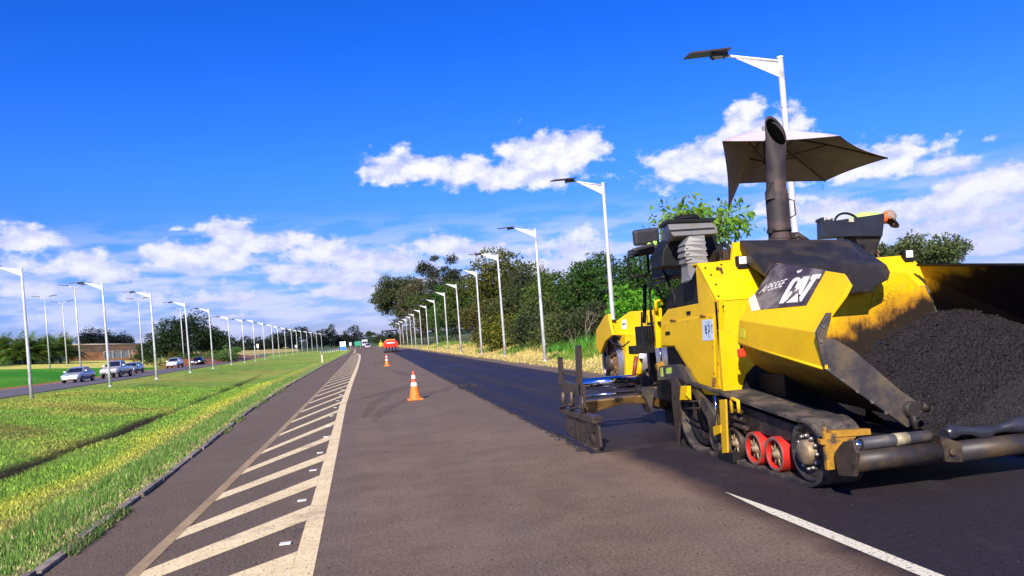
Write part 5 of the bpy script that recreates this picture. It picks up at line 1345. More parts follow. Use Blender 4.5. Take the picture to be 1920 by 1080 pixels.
# --- far console, steering wheel
b = MB(); Yc = 8.75
F_ = [on(x, y, 1, Yc) for x, y in ((1541, 446), (1540, 414), (1537, 413), (1538, 408), (1545, 407), (1546, 413), (1553, 414), (1555, 409), (1562, 409), (1562, 414), (1657, 400), (1659, 404), (1655, 443), (1597, 443))]
b.slab(F_, (.06, .20, 0)); fc = b.build('far_console', mat('shaded_grey_plastic', (.018, .020, .030), .45, var=.2), PV, bevel=.008)  # grey housing given a darker colour to stand in for shade
b = MB(); b.slab([on(x, y, 1, Yc + .05) for x, y in ((1605, 443), (1654, 441), (1640, 478), (1612, 470))], (0, .3, 0)); b.build('console_pedestal', grime, fc)
b = MB(); c_ = on(1591, 424, 1, 9.1); u_ = Vector((1, 0, 0)); w_ = Vector((0, .35, .94)).normalized(); b.tube([c_ + u_ * .20 * math.cos(t_) + w_ * .20 * math.sin(t_) for t_ in [2 * math.pi * k / 28 for k in range(29)]], .016, 8); b.tube([c_ - u_ * .2, c_ + u_ * .2], .012, 6); b.tube([c_, c_ - Vector((0, -.1, .2))], .02, 6); b.build('steering_wheel', blk, fc)
b = MB(); b.box(on(1596, 413, 1, Yc - .01), (.07, .02, .05)); b.box(on(1553, 410, 1, Yc + .01), (.06, .03, .03)); b.build('switch_label', mat('cream_label', (.5, .45, .35), .6), fc, bevel=.005)
# --- screed with its extension
b = MB(); b.box((5.2, 9.85, .36), (2.2, .9, .58)); b.box((5.1, 10.5, .30), (2.2, .35, .06)); b.box((3.98, 9.7, .60), (.22, .5, .30)); b.build('screed', blk, PV, bevel=.01)
YT = 10.2
b = MB(); b.tube([on(1086, 721, 1, YT), on(1210, 710, 1, YT)], .078, 20); b.build('slide_tube', chrome, PV)
b = MB(); b.tube([on(1096, 743, 1, YT - .05), on(1210, 733, 1, YT - .05)], .022, 12); b.build('slide_rod', chrome, PV)
gold = mat('polished_brass_brown', (.42, .25, .09), .30, metal=.8, var=.35, vscale=5, dirt=(.06, .04, .03), dscale=4, damt=.6)
b = MB(); b.slab([on(1095, 752, 1, YT - .02), on(1210, 740, 1, YT - .02), on(1275, 755, 1, YT - .02), on(1275, 778, 1, YT - .02), on(1215, 757, 1, YT - .02), on(1170, 757, 1, YT - .02), on(1100, 778, 1, YT - .02)], (0, .12, 0)); b.build('extension_beam', gold, PV, bevel=.02)
b = MB(); b.slab([on(x, y, 1, YT - .12) for x, y in ((1199, 706), (1212, 703), (1221, 708), (1227, 735), (1223, 776), (1213, 752), (1206, 742), (1204, 722))], (0, .30, 0)); b.build('slide_bracket', steel, PV, bevel=.01)
b = MB(); b.slab([on(x, y, 1, YT - .2) for x, y in ((1216, 648), (1228, 650), (1234, 700), (1238, 722), (1226, 720), (1220, 700))], (0, .1, 0)); b.build('screed_upright', grime, PV, bevel=.006)
b = MB(); b.tube([on(1193, 668, 1, YT), on(1188, 709, 1, YT)], .032, 8); b.build('strut', mat('oxide_red', (.22, .05, .03), .5, var=.3), PV)
b = MB(); b.tube([on(1201, 672, 1, YT), on(1199, 706, 1, YT)], .034, 8); b.build('strut', yellow, PV)
b = MB(); b.tube([on(1180, 640, 1, 9.8), on(1168, 650, 1, 9.9), on(1150, 644, 1, 10.0), on(1145, 640, 1, 10)], .012, 6); b.tube([on(1222, 690, 1, YT), on(1196, 704, 1, YT)], .03, 6); b.build('cable', blk, PV)
# end gate
XG = 2.60
eg = lambda pts, x=XG: [on(a, c_, 0, x) for a, c_ in pts]
b = MB(); b.slab(eg([(1064, 768), (1112, 790), (1122, 800), (1126, 838), (1120, 850), (1110, 848), (1090, 838), (1068, 818), (1060, 808)]), (.03, 0, 0)); gate = b.build('end_gate', brown, PV, bevel=.006)
b = MB(); b.slab(eg([(1047, 762), (1111, 782), (1112, 795), (1050, 774)], XG - .04), (.12, 0, 0)); b.build('gate_beam', brown, PV, bevel=.01)
b = MB()
for (x, y0_, y1_) in ((1056, 735, 768), (1072, 734, 770), (1093, 742, 780)): b.tube(eg([(x, y0_), (x + 1, y1_)], XG - .01), .035, 8)
for (x0_, y0_, x1_, y1_) in ((1050, 764, 1068, 758), (1068, 768, 1088, 762)): b.tube(eg([(x0_, y0_), (x1_, y1_)], XG - .05), .018, 6)
b.build('clamp_screws', brown, PV)
b = MB()
for (x, y0_, y1_, w_) in ((1048, 669, 722, 3), (1082, 647, 742, 4), (1089, 720, 765, 4)):
    b.slab(eg([(x - w_, y0_), (x + w_, y0_ + 1), (x + w_ + 2, y1_), (x - w_ + 2, y1_ - 2)], XG - .02), (.035, 0, 0))
b.slab(eg([(1050, 692), (1080, 697), (1080, 704), (1050, 699)], XG - .015), (.04, 0, 0)); b.slab(eg([(1047, 712), (1082, 722), (1084, 741), (1060, 738), (1050, 726)], XG - .012), (.05, 0, 0))
b.tube(eg([(1086, 648), (1087, 690)], XG + .04), .016, 6); b.build('gate_frame', brown, PV, bevel=.004)
b = MB()
for x, y in ((1060, 797), (1071, 801)): bolt(b, on(x, y, 0, XG - .0), (-1, 0, 0), .02, .02)
b.build('gate_bolts', grime, gate, kind='stuff')
for pp, dd, ww in (([(1100, 782), (1113, 786), (1112, 812), (1103, 810)], .03, .05), ([(1104, 812), (1110, 812), (1112, 830), (1102, 818)], .03, .03), ([(1096, 780), (1101, 782), (1103, 842), (1098, 840)], .02, .02), ([(1075, 776), (1079, 778), (1083, 828), (1079, 826)], .02, .02)): MB().slab(eg(pp, XG - dd), (ww, 0, 0)).build('gate_rib', grime, gate, bevel=.003)
b = MB(); b.tube([(2.58, 8.75, .03), (2.58, 9.6, .02), (2.58, 10.55, .03)], .03, 8); b.build('gate_ski', grime, gate)

# --- hot mix heaped in the hopper
nx, ny = 110, 100
gx = np.linspace(4.25, 6.44, nx); gy = np.linspace(5.36, 7.53, ny); HX, HY = np.meshgrid(gx, gy)
HZ = 1.40 - .46 * np.abs(np.clip(5.95 - HX, 0, 9)) ** 1.15 - .30 * np.clip(6.95 - HY, 0, 9) - .10 * np.clip(HX - 6.05, 0, 9) - .55 * np.clip(HY - 7.15, 0, 9) + .05 * pnoise(HX, HY, 3.1, 31) + .022 * pnoise(HX, HY, 8.5, 33) + .014 * pnoise(HX, HY, 19, 32) + .008 * rng.normal(size=HX.shape)
HZ = HZ - .5 * sm((5.62 - HY) / .25) * (HX < 9)
HZ = HZ - .9 * sm((4.70 - HX) / .12) * sm((7.0 - HY) / .5) - .5 * sm((4.5 - HX) / .2)
idx = np.arange(nx * ny).reshape(ny, nx); F = np.stack([idx[:-1, :-1], idx[:-1, 1:], idx[1:, 1:], idx[1:, :-1]], -1).reshape(-1, 4); F = F[HZ.reshape(-1)[F].min(1) > .34]
q = NT('hot_mix'); m1, m2, m3 = q.noise(60, 4, .8), q.noise(14, 6, .7), q.noise(110, 2, .5)
c = q.mix(q.step(m1, .35, .65), (.007, .006, .007), (.028, .024, .027)); c = q.mix(q.mm('MULTIPLY', q.step(m3, .68, .76), .6), c, (.30, .28, .28)); c = q.mix(q.mm('MULTIPLY', q.step(m2, .4, .65), .3), c, (.030, .026, .026))
q.l(c, q.b.inputs['Base Color']); q.b.inputs['Roughness'].default_value = .75; q.b.inputs['Specular IOR Level'].default_value = .2; q.bump(m1, .8, .012)
mixm = q.m
hm = link(bpy.data.objects.new('asphalt_mix', fast_mesh('asphalt_mix', np.stack([HX, HY, HZ], -1).reshape(-1, 3), F, mixm, False)), kind='stuff')
b = MB()
for i in range(11000):
    a_, c_ = random.randrange(nx), random.randrange(ny); 
    if HZ[c_, a_] < .35: continue
    lump(b, (HX[c_, a_] + random.uniform(-.01, .01), HY[c_, a_], HZ[c_, a_] + .003), random.uniform(.004, .014) * (2 if random.random() < .04 else 1))
b.build('mix_aggregate', mixm, kind='stuff')
# ------------------------------------------------------------ parasol over the operator station
fab = NT('taupe_canvas'); w1 = fab.noise(5, 5, .6)
fab.l(fab.mix(fab.step(w1, .3, .7), (.215, .155, .165), (.26, .19, .20)), fab.b.inputs['Base Color']); fab.b.inputs['Roughness'].default_value = .85
fab.bump(fab.noise(3, 4), .3, .03)
AX = Vector((5.46, 9.35, 4.02))
UM = thing('parasol', 'large taupe parasol with a drooping corner standing on the paver platform', 'parasol', (AX.x, AX.y, 1.535))
cor = [on(1355, 265, 2, 3.72), on(1575, 255, 2, 3.78), on(1664, 296, 2, 3.58), on(1547, 339, 2, 3.46), on(1379, 344, 2, 3.44), on(1366, 394, 2, 3.10)]
V, F, Nn = [], [], 9
n = len(cor)
grid = []
for i in range(n):
    a, c = cor[i], cor[(i + 1) % n]
    long_ = (a - c).length > .9
    for k in range(Nn):
        t_ = k / Nn; e_ = a.lerp(c, t_)
        s_ = 4 * t_ * (1 - t_)
        e_ = e_.lerp(AX, .055 * s_ if long_ else .0)
        col_ = []
        for j in range(1, 9):
            u_ = j / 8; p = AX.lerp(e_, u_)
            p.z += .10 * u_ * (1 - u_) - .045 * s_ * math.sin(u_ * 2.4) * (1 if long_ else .3)
            col_.append(p)
        grid.append(col_)
V = [AX] + [p for c_ in grid for p in c_]; m_ = len(grid)
for i in range(m_):
    j = (i + 1) % m_; F.append((0, 1 + i * 8, 1 + j * 8))
    for k in range(7): F.append((1 + i * 8 + k, 2 + i * 8 + k, 2 + j * 8 + k, 1 + j * 8 + k))
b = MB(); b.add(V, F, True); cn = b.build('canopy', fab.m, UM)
b = MB(); b.add([p + Vector((0, 0, .006)) for p in V], F, True); b.build('pale_top', mat('pale_canvas', (.62, .50, .50), .85, var=.08), cn)  # paler layer just above the taupe canopy
b = MB(); b.tube([c_[-1] + Vector((0, 0, .0)) for c_ in grid] + [grid[0][-1]], .006, 5); b.build('hem', mat('hem_dark', (.06, .04, .045), .8), cn)
b = MB(); b.tube([(AX.x, AX.y, 1.535), AX + Vector((0, 0, .06))], .022, 10); b.build('pole', mat('pole_grey', (.3, .3, .3), .4, metal=.4), UM)
b = MB(); b.tube([(AX.x, AX.y, 1.535), (AX.x, AX.y, 1.62)], .10, 12); b.build('base_socket', blk, UM)
ribm = mat('rib_dark', (.035, .025, .028), .6)
hub = AX - Vector((0, 0, .42))
for i, c_ in enumerate(cor[:5]):
    b = MB(); b.tube([AX - Vector((0, 0, .04)), AX.lerp(c_, .5) + Vector((0, 0, .0)), c_ - Vector((0, 0, .01))], .011, 6); r_ = b.build('rib', ribm, UM)
    b = MB(); b.tube([hub, AX.lerp(c_, .5) - Vector((0, 0, .01))], .009, 5); b.build('strut', ribm, r_)
b = MB(); b.lathe([(.04, -.03), (.04, .03)], hub, seg=10); b.build('slider', ribm, UM)
b = MB(); p = cor[3]; b.tube([p.lerp(cor[4], .03), p.lerp(cor[4], .03) - Vector((0, 0, .14))], .003, 4); b.build('tie_cord', ribm, UM)

# ------------------------------------------------------------ people
def skin(name, pts, edges, radii, mats, matfn, parent, loc):
    me = bpy.data.meshes.new(name); me.from_pydata([tuple(Vector(p) - Vector(loc)) for p in pts], edges, [])
    ob = bpy.data.objects.new(name, me); COL.objects.link(ob)
    ob.modifiers.new('s', 'SKIN'); 
    for i, r_ in enumerate(radii): me.skin_vertices[0].data[i].radius = (r_, r_)
    me.skin_vertices[0].data[0].use_root = True
    sb = ob.modifiers.new('d', 'SUBSURF'); sb.levels = 2; sb.render_levels = 2
    bpy.context.view_layer.update()
    m2 = bpy.data.meshes.new_from_object(ob.evaluated_get(bpy.context.evaluated_depsgraph_get()))
    bpy.data.objects.remove(ob)
    for q_ in mats: m2.materials.append(q_)
    for p in m2.polygons: p.material_index = matfn(p.center + Vector(loc)); p.use_smooth = True
    m2.name = name
    return link(bpy.data.objects.new(name, m2), parent)
hiv = mat('lime_shirt', (.50, .85, .16), .7, var=.12); trou = mat('dark_trousers', (.03, .035, .06), .8); skinm = mat('skin', (.24, .12, .075), .55, var=.1)
orange = mat('orange_scarf', (.90, .13, .02), .6); capm = mat('khaki_cap', (.30, .22, .17), .8, var=.15, vscale=20)
hd = on(1664, 411, 1, 9.30); nk_ = on(1651, 407, 1, 9.35); ch_ = on(1628, 408, 1, 9.42); md = on(1602, 411, 1, 9.50); hp_ = on(1578, 424, 1, 9.58)
kneeL, kneeR = Vector((hp_.x - .02, 9.50, 2.03)), Vector((hp_.x + .04, 9.74, 2.02))
ftL, ftR = Vector((hp_.x - .05, 9.46, 1.61)), Vector((hp_.x - .02, 9.70, 1.61))
handz = 2.42
P_ = [hp_, md, ch_, nk_, hd.lerp(nk_, .35), hd, kneeL, ftL, ftL + Vector((.18, -.02, -.03)), kneeR, ftR, ftR + Vector((.18, 0, -.03)),
      ch_ + Vector((.0, -.17, -.04)), ch_ + Vector((-.10, -.2, -.26)), ch_ + Vector((-.06, -.16, -.46)), ch_ + Vector((.02, .19, -.03)), ch_ + Vector((-.06, .2, -.26)), ch_ + Vector((-.02, .14, -.46))]
E_ = [(0, 1), (1, 2), (2, 3), (3, 4), (4, 5), (0, 6), (6, 7), (7, 8), (0, 9), (9, 10), (10, 11), (2, 12), (12, 13), (13, 14), (2, 15), (15, 16), (16, 17)]
R_ = [.13, .135, .15, .065, .055, .085, .07, .05, .045, .07, .05, .045, .065, .045, .032, .065, .045, .032]
PE = thing('person', 'worker in lime shirt and cap bending over behind the right console', 'person', (hp_.x, hp_.y, 1.535))
def mf(c):
    if (c - hd).length < .125: return 2
    if (c - nk_).length < .09 or (c - hd.lerp(nk_, .5)).length < .07: return 3
    if c.x < hp_.x + .03 or c.z < hp_.z - .12 and c.x < hp_.x + .12: return 1
    if min((c - P_[14]).length, (c - P_[17]).length) < .12: return 2
    return 0
bd = skin('body', P_, E_, R_, [hiv, trou, skinm, orange], mf, PE, PE.location)
b = MB(); b.lathe([(.04, -.045), (.082, -.035), (.088, .0), (.078, .035), (.04, .045)], hd.lerp(nk_, .62) + Vector((.012, -.03, -.005)), (hd - nk_), 16); b.build('neck_scarf', orange, bd)
# face and hands
fdir = Vector((.72, -.25, -.62)).normalized(); updir = Vector((.62, .1, .75)).normalized(); sdir = fdir.cross(updir).normalized()
b = MB(); b.tube([hd + fdir * .085, hd + fdir * .115 - updir * .02], [.010, .014], 6); b.build('nose', skinm, bd)
for s_ in (-1, 1):
    b = MB(); b.lathe([(0, .008), (.022, .004), (.026, 0)], hd + sdir * s_ * .088 - updir * .01, sdir * s_, 10); b.build('ear', skinm, bd)
    b = MB(); b.lathe([(0, .006), (.009, .003), (.011, 0)], hd + fdir * .082 + sdir * s_ * .03 + updir * .012, fdir, 8); b.build('eye', mat('eye_dark', (.02, .015, .01), .2), bd)
def hand(w, d, side_, parent):
    d = d.normalized(); n_ = d.cross(Vector(side_)).normalized(); s_ = n_.cross(d).normalized(); b = MB()
    b.tube([w, w + d * .05, w + d * .09], [.026, .036, .034], 8)
    for k in range(4):
        o = w + d * .085 + s_ * (-.027 + .018 * k); L1 = (.036, .042, .040, .030)[k]
        b.tube([o, o + d * L1, o + d * (L1 * 1.5) + n_ * .02, o + d * L1 * 1.6 + n_ * .04], [.0095, .009, .0085, .007], 6)
    o = w + d * .03 + s_ * -.03; b.tube([o, o - s_ * .03 + d * .03, o - s_ * .035 + d * .055 + n_ * .012], [.011, .010, .008], 6)
    b.build('hand', skinm, parent)
hand(P_[14], Vector((.2, -.1, -.9)), (0, 1, 0), bd); hand(P_[17], Vector((.2, .1, -.9)), (0, -1, 0), bd)
b = MB(); 
b.lathe([(0, .135), (.05, .13), (.088, .09), (.103, .03), (.105, -.005), (.098, -.01)], hd - updir * .0, updir, 18); cap = b.build('cap', capm, PE)
b = MB(); pr_ = []
for k in range(9):
    a = -1.0 + k * .25; pr_.append((hd + fdir * .10 * math.cos(a) + sdir * .10 * math.sin(a) + updir * .01, hd + fdir * (.10 * math.cos(a) + .085 * math.cos(a * .8)) + sdir * .105 * math.sin(a) - updir * .012))
V = [p for pp in pr_ for p in pp]; b.add(V + [v - updir * .006 for v in V], [(2 * i, 2 * i + 1, 2 * i + 3, 2 * i + 2) for i in range(8)] + [(18 + 2 * i, 18 + 2 * i + 1, 18 + 2 * i + 3, 18 + 2 * i + 2) for i in range(8)], True); b.build('cap_brim', capm, cap)

def stander(name, label, base, H, top_m, leg_m_, rz=0., helmet=None, stride=.12):
    t = thing(name, label, 'person', base, rz)
    z = Vector((0, 0, 1)); s = H / 1.75
    J = [(0, 0, .93), (0, 0, 1.15), (0, 0, 1.38), (0, 0, 1.50), (0, -.01, 1.56), (0, -.01, 1.66), (-.10, stride * .3, .5), (-.11, stride, .08), (-.12, stride - .14, .04), (.10, -stride * .3, .5), (.11, -stride, .08), (.12, -stride - .14, .04), (-.20, 0, 1.40), (-.26, .04, 1.12), (-.24, -.10, .90), (.20, 0, 1.40), (.27, .03, 1.12), (.25, -.12, .93)]
    P2 = [Vector(base) + Matrix.Rotation(rz, 3, 'Z') @ (Vector(j) * s) for j in J]
    R2 = [.13, .12, .15, .06, .055, .088, .075, .05, .045, .075, .05, .045, .06, .045, .032, .06, .045, .032]
    def mf2(c):
        h = (c.z - base[2]) / s
        return 2 if h > 1.5 else (0 if h > .9 else 1)
    t_rot = t.rotation_euler.copy(); t.rotation_euler = (0, 0, 0)
    bd = skin('body', P2, E_, [r_ * s for r_ in R2], [top_m, leg_m_, skinm], mf2, t, t.location)
    for k in (14, 17): hand(P2[k], Vector((0, -.2, -1)), (0, 1, 0), bd)
    if helmet:
        b = MB(); b.lathe([(0, .13), (.07, .11), (.105, .05), (.115, .0), (.14, -.005)], P2[5] + Vector((0, 0, .01)), seg=14); b.build('helmet', helmet, t)
    return t
wk = on(715.5, 661.5, 2, 0)
yv = mat('yellow_jacket', (.85, .60, .03), .7)
stander('person', 'worker in yellow jacket standing left of the red tyre roller', (wk.x, wk.y, 0), 1.78, yv, mat('grey_trousers', (.12, .11, .12), .8), 0, helmet=yv)

# ------------------------------------------------------------ lime cloth on the rail
c_ = on(1222, 463, 0, 3.76)
t = thing('cloth', 'crumpled lime green cloth hung on the hand rail by the seat', 'cloth', tuple(c_))
nx = ny = 22; g = np.linspace(-1, 1, nx); A_, B_ = np.meshgrid(g, g)
wv = pnoise(A_ * 3, B_ * 3, 1.7, 44); wv2 = pnoise(A_ * 3, B_ * 3, 2.9, 45)
V = np.stack([c_.x + A_ * .085 * (1 + .3 * wv), c_.y + B_ * .115 * (1 + .35 * wv2), c_.z + .05 - .10 * (A_ ** 2) - .05 * B_ ** 2 + .030 * wv + .025 * wv2], -1).reshape(-1, 3) - np.array(c_)
idx = np.arange(nx * ny).reshape(ny, nx); F = np.stack([idx[:-1, :-1], idx[:-1, 1:], idx[1:, 1:], idx[1:, :-1]], -1).reshape(-1, 4)
link(bpy.data.objects.new('fabric', fast_mesh('fabric', V, F, mat('hi_vis_fabric', (.42, .80, .10), .6, var=.35, vscale=22), True)), t)

# ------------------------------------------------------------ drum roller behind the paver
RL = thing('drum_roller', 'yellow steel drum roller standing behind the paver screed', 'road roller', (6.2, 18, 0))
dx0, DYc, DZ, DR = 5.50, 17.0, .62, .62
b = MB(); b.lathe([(DR, 0), (DR, 1.6), (DR * .93, 1.6), (DR * .93, .06), (DR * .93, 0)], (dx0, DYc, DZ), (1, 0, 0), 48, closed=True); drum = b.build('drum', mat('polished_drum', (.36, .34, .34), .35, metal=.7, var=.2, dirt=(.12, .09, .07), dscale=3, damt=.4), RL)
b = MB(); b.lathe([(DR * .93, .03), (DR * .6, .05), (DR * .5, .01), (0, 0)], (dx0, DYc, DZ), (1, 0, 0), 32); b.build('drum_disc', mat('rusty_disc', (.17, .085, .045), .8, var=.5, vscale=6, dirt=(.50, .25, .02), dscale=4.5, damt=.6), drum)
b = MB(); b.lathe([(.20, .05), (.20, -.05), (.12, -.08), (0, -.08)], (dx0, DYc, DZ), (1, 0, 0), 20); b.build('hub', brown, drum)
b = MB()
for k in range(6):
    a = k * math.pi / 3; b.tube([(dx0 - .01, DYc + .15 * math.cos(a), DZ + .15 * math.sin(a)), (dx0 + .02, DYc + DR * .85 * math.cos(a + .5), DZ + DR * .85 * math.sin(a + .5))], .03, 6)
b.build('spokes', brown, drum)
b = MB(); b.slab([on(x, y, 0, 5.26) for x, y in ((1134, 591), (1140, 589), (1142, 603), (1148, 628), (1134, 640), (1125, 664), (1118, 652), (1117, 620))], (.07, 0, 0)); b.build('side_plate', yellow, RL, bevel=.01)
b = MB(); b.slab([on(x, y, 1, 16.5) for x, y in ((1140, 602), (1156, 602), (1181, 584), (1226, 581), (1226, 632), (1145, 628))], (.85, 2.6, 0)); hood = b.build('hood', yellow, RL, bevel=.02)
b = MB(); b.slab([on(x, y, 1, 16.30) for x, y in ((1172, 626), (1199, 626), (1196, 714), (1174, 714))], (0, .5, 0)); b.build('fork', yellow, RL, bevel=.015)
b = MB(); b.tube([on(1143, 601, 1, 16.45), on(1155, 601, 1, 16.45)], .02, 6); b.build('rail', brown, RL)
b = MB(); b.slab([on(x, y, 1, 16.49) for x, y in ((1166, 600), (1174.5, 599), (1175, 616), (1166.5, 617))], (0, .01, 0)); st2 = b.build('sticker', mat('sticker_pale', (.7, .74, .8), .4, var=.03), RL)
text_on('epr', 'sticker_letters', navy, on(1170.5, 608.5, 1, 16.48), (1, 0, 0), (0, 0, 1), .075, st2, width=.09, bold=.02)
b = MB(); b.box((7.4, 20.2, 1.0), (1.3, 1.4, .8)); b.box((7.3, 20.0, 1.45), (.9, .5, .3)); b.build('rear_frame', blk, RL, bevel=.03)
b = MB(); b.lathe([(DR, 0), (DR, 1.6), (DR * .93, 1.6), (DR * .93, .06), (DR * .93, 0)], (dx0 + 1.7, 21.2, DZ), (1, 0, 0), 32, closed=True); b.build('drum', mat('rear_drum', (.25, .23, .22), .4, metal=.6), RL)
b = MB(); b.slab([on(x, y, 1, 16.46) for x, y in ((1145, 627), (1152, 627), (1158, 640), (1168, 655), (1164, 657), (1152, 644))], (0, .04, 0)); b.build('scraper', blk, RL)

# ------------------------------------------------------------ cones
om = mat('cone_orange', (.92, .22, .02), .5, var=.12, vscale=14, dirt=(.45, .14, .04), dscale=18, damt=.4)
om2 = mat('cone_red', (.80, .10, .03), .5, var=.1); cw = mat('cone_white', (.84, .80, .74), .45, var=.06)
def cone(name, label, x, y, H=.74):
    t = thing(name, label, 'traffic cone', (x, y, 0))
    b = MB(); b.box((x, y, .018), (.40, .40, .036)); b.build('base', om, t, bevel=.012)
    rr = lambda h: .155 - .128 * (h / H) ** .92
    seg_ = [('cone_body', .03, .36, om), ('reflective_band', .36, .455, cw), ('cone_body', .455, .55, om2), ('reflective_band', .55, .645, cw), ('cone_tip', .645, H, om2)]
    hts = {'reflective_band': .003}
    for nm, a, c, m_ in seg_:
        e_ = hts.get(nm, 0); b = MB(); b.lathe([(rr(a) + e_, a), (rr((a + c) / 2) + e_, (a + c) / 2), (rr(c) + e_, c)] + ([(0, c)] if nm == 'cone_tip' else []), (x, y, 0), seg=24); b.build(nm, m_, t)
    return t
cone('traffic_cone', 'nearer orange cone with two white bands on the old asphalt', .98, 19.45)
cone('traffic_cone', 'farther orange cone near the red tyre roller', .83, 48.5, .76)

# ------------------------------------------------------------ cars
glass = mat('car_glass', (.012, .016, .03), .08, var=0, spec=.8); tyrem = mat('tyre', (.02, .02, .02), .8); rimm = mat('alloy', (.45, .45, .47), .3, metal=.6)
def car(label, cat, X, Y, col, L_=4.3, Wd=1.74, Hh=1.45, kind='saloon', lights=.0, rz=0., group='cars on the opposite carriageway', nm='parked_car'):
    t = thing(nm, label, cat, (X, Y, 0), rz, group)
    pm = mat('car_paint', col, .25, metal=.35, var=.03, coat=.6)
    hw = Wd / 2; s_ = Hh / 1.45
    if kind == 'pickup': prof = [(0, .55, .85), (.06, .42, .98), (.9, .40, 1.10), (1.35, .38, 1.16), (2.0, .35, 1.18), (3.35, .35, 1.16), (3.5, .35, 1.14), (5.1, .45, 1.12), (5.25, .55, 1.08)]; roof = [(1.40, 1.16), (2.0, 1.74), (2.4, 1.80), (3.1, 1.78), (3.42, 1.16)]
    elif kind == 'suv': prof = [(0, .45, .78), (.06, .35, .92), (.9, .33, 1.04), (1.3, .32, 1.08), (2.5, .32, 1.10), (3.8, .35, 1.12), (4.25, .4, 1.0), (4.35, .5, .8)]; roof = [(1.0, 1.06), (1.75, 1.58), (2.3, 1.66), (3.7, 1.60), (4.2, 1.05)]
    else: prof = [(0, .42, .62), (.08, .28, .76), (.8, .25, .88), (1.2, .24, .94), (2.2, .24, .97), (3.5, .26, .98), (4.15, .32, .95), (4.3, .45, .75)]; roof = [(1.15, .93), (1.85, 1.36), (2.4, 1.45), (3.1, 1.42), (3.85, .97)]
    k = L_ / prof[-1][0]; y0 = -L_ / 2
    def ring(y, zb, zt, w): return [(X - w * .93, Y + y, zb), (X + w * .93, Y + y, zb), (X + w, Y + y, (zb + zt) / 2), (X + w * .96, Y + y, zt - .05), (X + w * .80, Y + y, zt), (X - w * .80, Y + y, zt), (X - w * .96, Y + y, zt - .05), (X - w, Y + y, (zb + zt) / 2)]
    V, F = [], []
    for i, (y, zb, zt) in enumerate(prof):
        w = hw * (.80 if i == 0 else .92 if i == 1 else .93 if i == len(prof) - 1 else 1.0); V += ring(y0 + y * k, zb, zt, w)
    m_ = len(prof)
    for i in range(m_ - 1):
        for q_ in range(8): F.append((8 * i + q_, 8 * i + (q_ + 1) % 8, 8 * i + 8 + (q_ + 1) % 8, 8 * i + 8 + q_))
    F.append(tuple(range(7, -1, -1))); F.append(tuple(8 * (m_ - 1) + q_ for q_ in range(8)))
    b = MB(); b.add(V, F, True); bd = b.build('body', pm, t)
    # cabin: pillars and roof, glass in front, behind and at the sides
    rp = [(y0 + y * k, z) for y, z in roof]; wb, wt_ = hw * .90, hw * .70
    wz = lambda z: wb + (wt_ - wb) * (z - roof[0][1]) / (roof[2][1] - roof[0][1])
    b = MB(); Vc = []
    for (y, z) in rp: Vc += [(X - wz(z), Y + y, z), (X + wz(z), Y + y, z)]
    cf = [(2 * i, 2 * i + 1, 2 * i + 3, 2 * i + 2) for i in range(4)] + [(0, 2, 4, 6, 8), (9, 7, 5, 3, 1), (0, 8, 9, 1)]
    b.add(Vc, cf); b.build('cabin', pm, t, bevel=.03)
    def gl(nm, pts, d):
        b = MB(); c_ = sum((Vector(p) for p in pts), Vector()) / len(pts); b.poly([c_.lerp(Vector(p), .90) + Vector(d) for p in pts]); b.build(nm, glass, t)
    gl('windscreen', [Vc[0], Vc[1], Vc[3], Vc[2]], (0, -.012, .012)); gl('rear_window', [Vc[6], Vc[7], Vc[9], Vc[8]], (0, .012, .012))
    for s in (0, 1):
        e_ = (-.012 if s == 0 else .012)
        m1 = [(Vc[2 * i + s]) for i in range(5)]; mid = (Vector(m1[0]) + Vector(m1[4])) / 2; midt = (Vector(m1[2]) + Vector(m1[3])) / 2
        gl('side_window', [m1[0], m1[1], m1[2], midt, mid], (e_, 0, 0)); gl('side_window', [mid, midt, m1[3], m1[4]], (e_, 0, 0))
    fz = prof[1][2]
    hl = mat('headlight', (.7, .7, .75), .1, emis=((1, .95, .85), lights) if lights else None)
    for s in (-1, 1):
        b = MB(); b.box((X + s * hw * .66, Y + y0 + .07, fz - .11), (.34, .12, .13)); b.build('headlight', hl, t, bevel=.03)
        b = MB(); b.box((X + s * (hw + .06), Y + rp[0][0] + .35, roof[0][1] + .10), (.18, .08, .13)); b.build('mirror', pm, t, bevel=.03)
        b = MB(); b.box((X + s * hw * .75, Y - y0 - .05, fz - .02), (.25, .10, .18)); b.build('tail_light', mat('tail_red', (.4, .01, .01), .3), t, bevel=.02)
    b = MB(); b.box((X, Y + y0 + .05, fz - .14), (Wd * .40, .08, .12)); b.build('grille', mat('grille', (.02, .02, .02), .5), t, bevel=.02)
    b = MB(); b.box((X, Y + y0 + .06, prof[0][1] - .03), (Wd * .72, .14, .14)); b.build('bumper', blk if kind != 'saloon' else pm, t, bevel=.03)
    b = MB(); b.box((X, Y + y0 - .02, prof[0][1] + .02), (.40, .02, .13)); b.build('licence_plate', mat('plate_grey', (.5, .5, .5), .5), t)
    wr = .31 if kind == 'saloon' else .37
    for yy in (y0 + L_ * .19, y0 + L_ * .80):
        for s in (-1, 1):
            b = MB(); b.lathe([(wr * .6, -.10), (wr * .95, -.10), (wr, -.06), (wr, .06), (wr * .95, .10), (wr * .6, .10)], (X + s * (hw - .08), Y + yy, wr), (1, 0, 0), 20, closed=True); w_ = b.build('tyre', tyrem, t)
            b = MB(); b.lathe([(wr * .6, .08 * s), (wr * .5, .09 * s), (.06, .06 * s), (0, .07 * s)], (X + s * (hw - .08), Y + yy, wr), (1, 0, 0), 16); b.build('rim', rimm, w_)
    return t
c1 = on(152, 714, 2, 0); car('silver saloon car leading the queue on the opposite carriageway', 'car', -28.0, 78.5, (.42, .46, .50), nm='saloon_car')
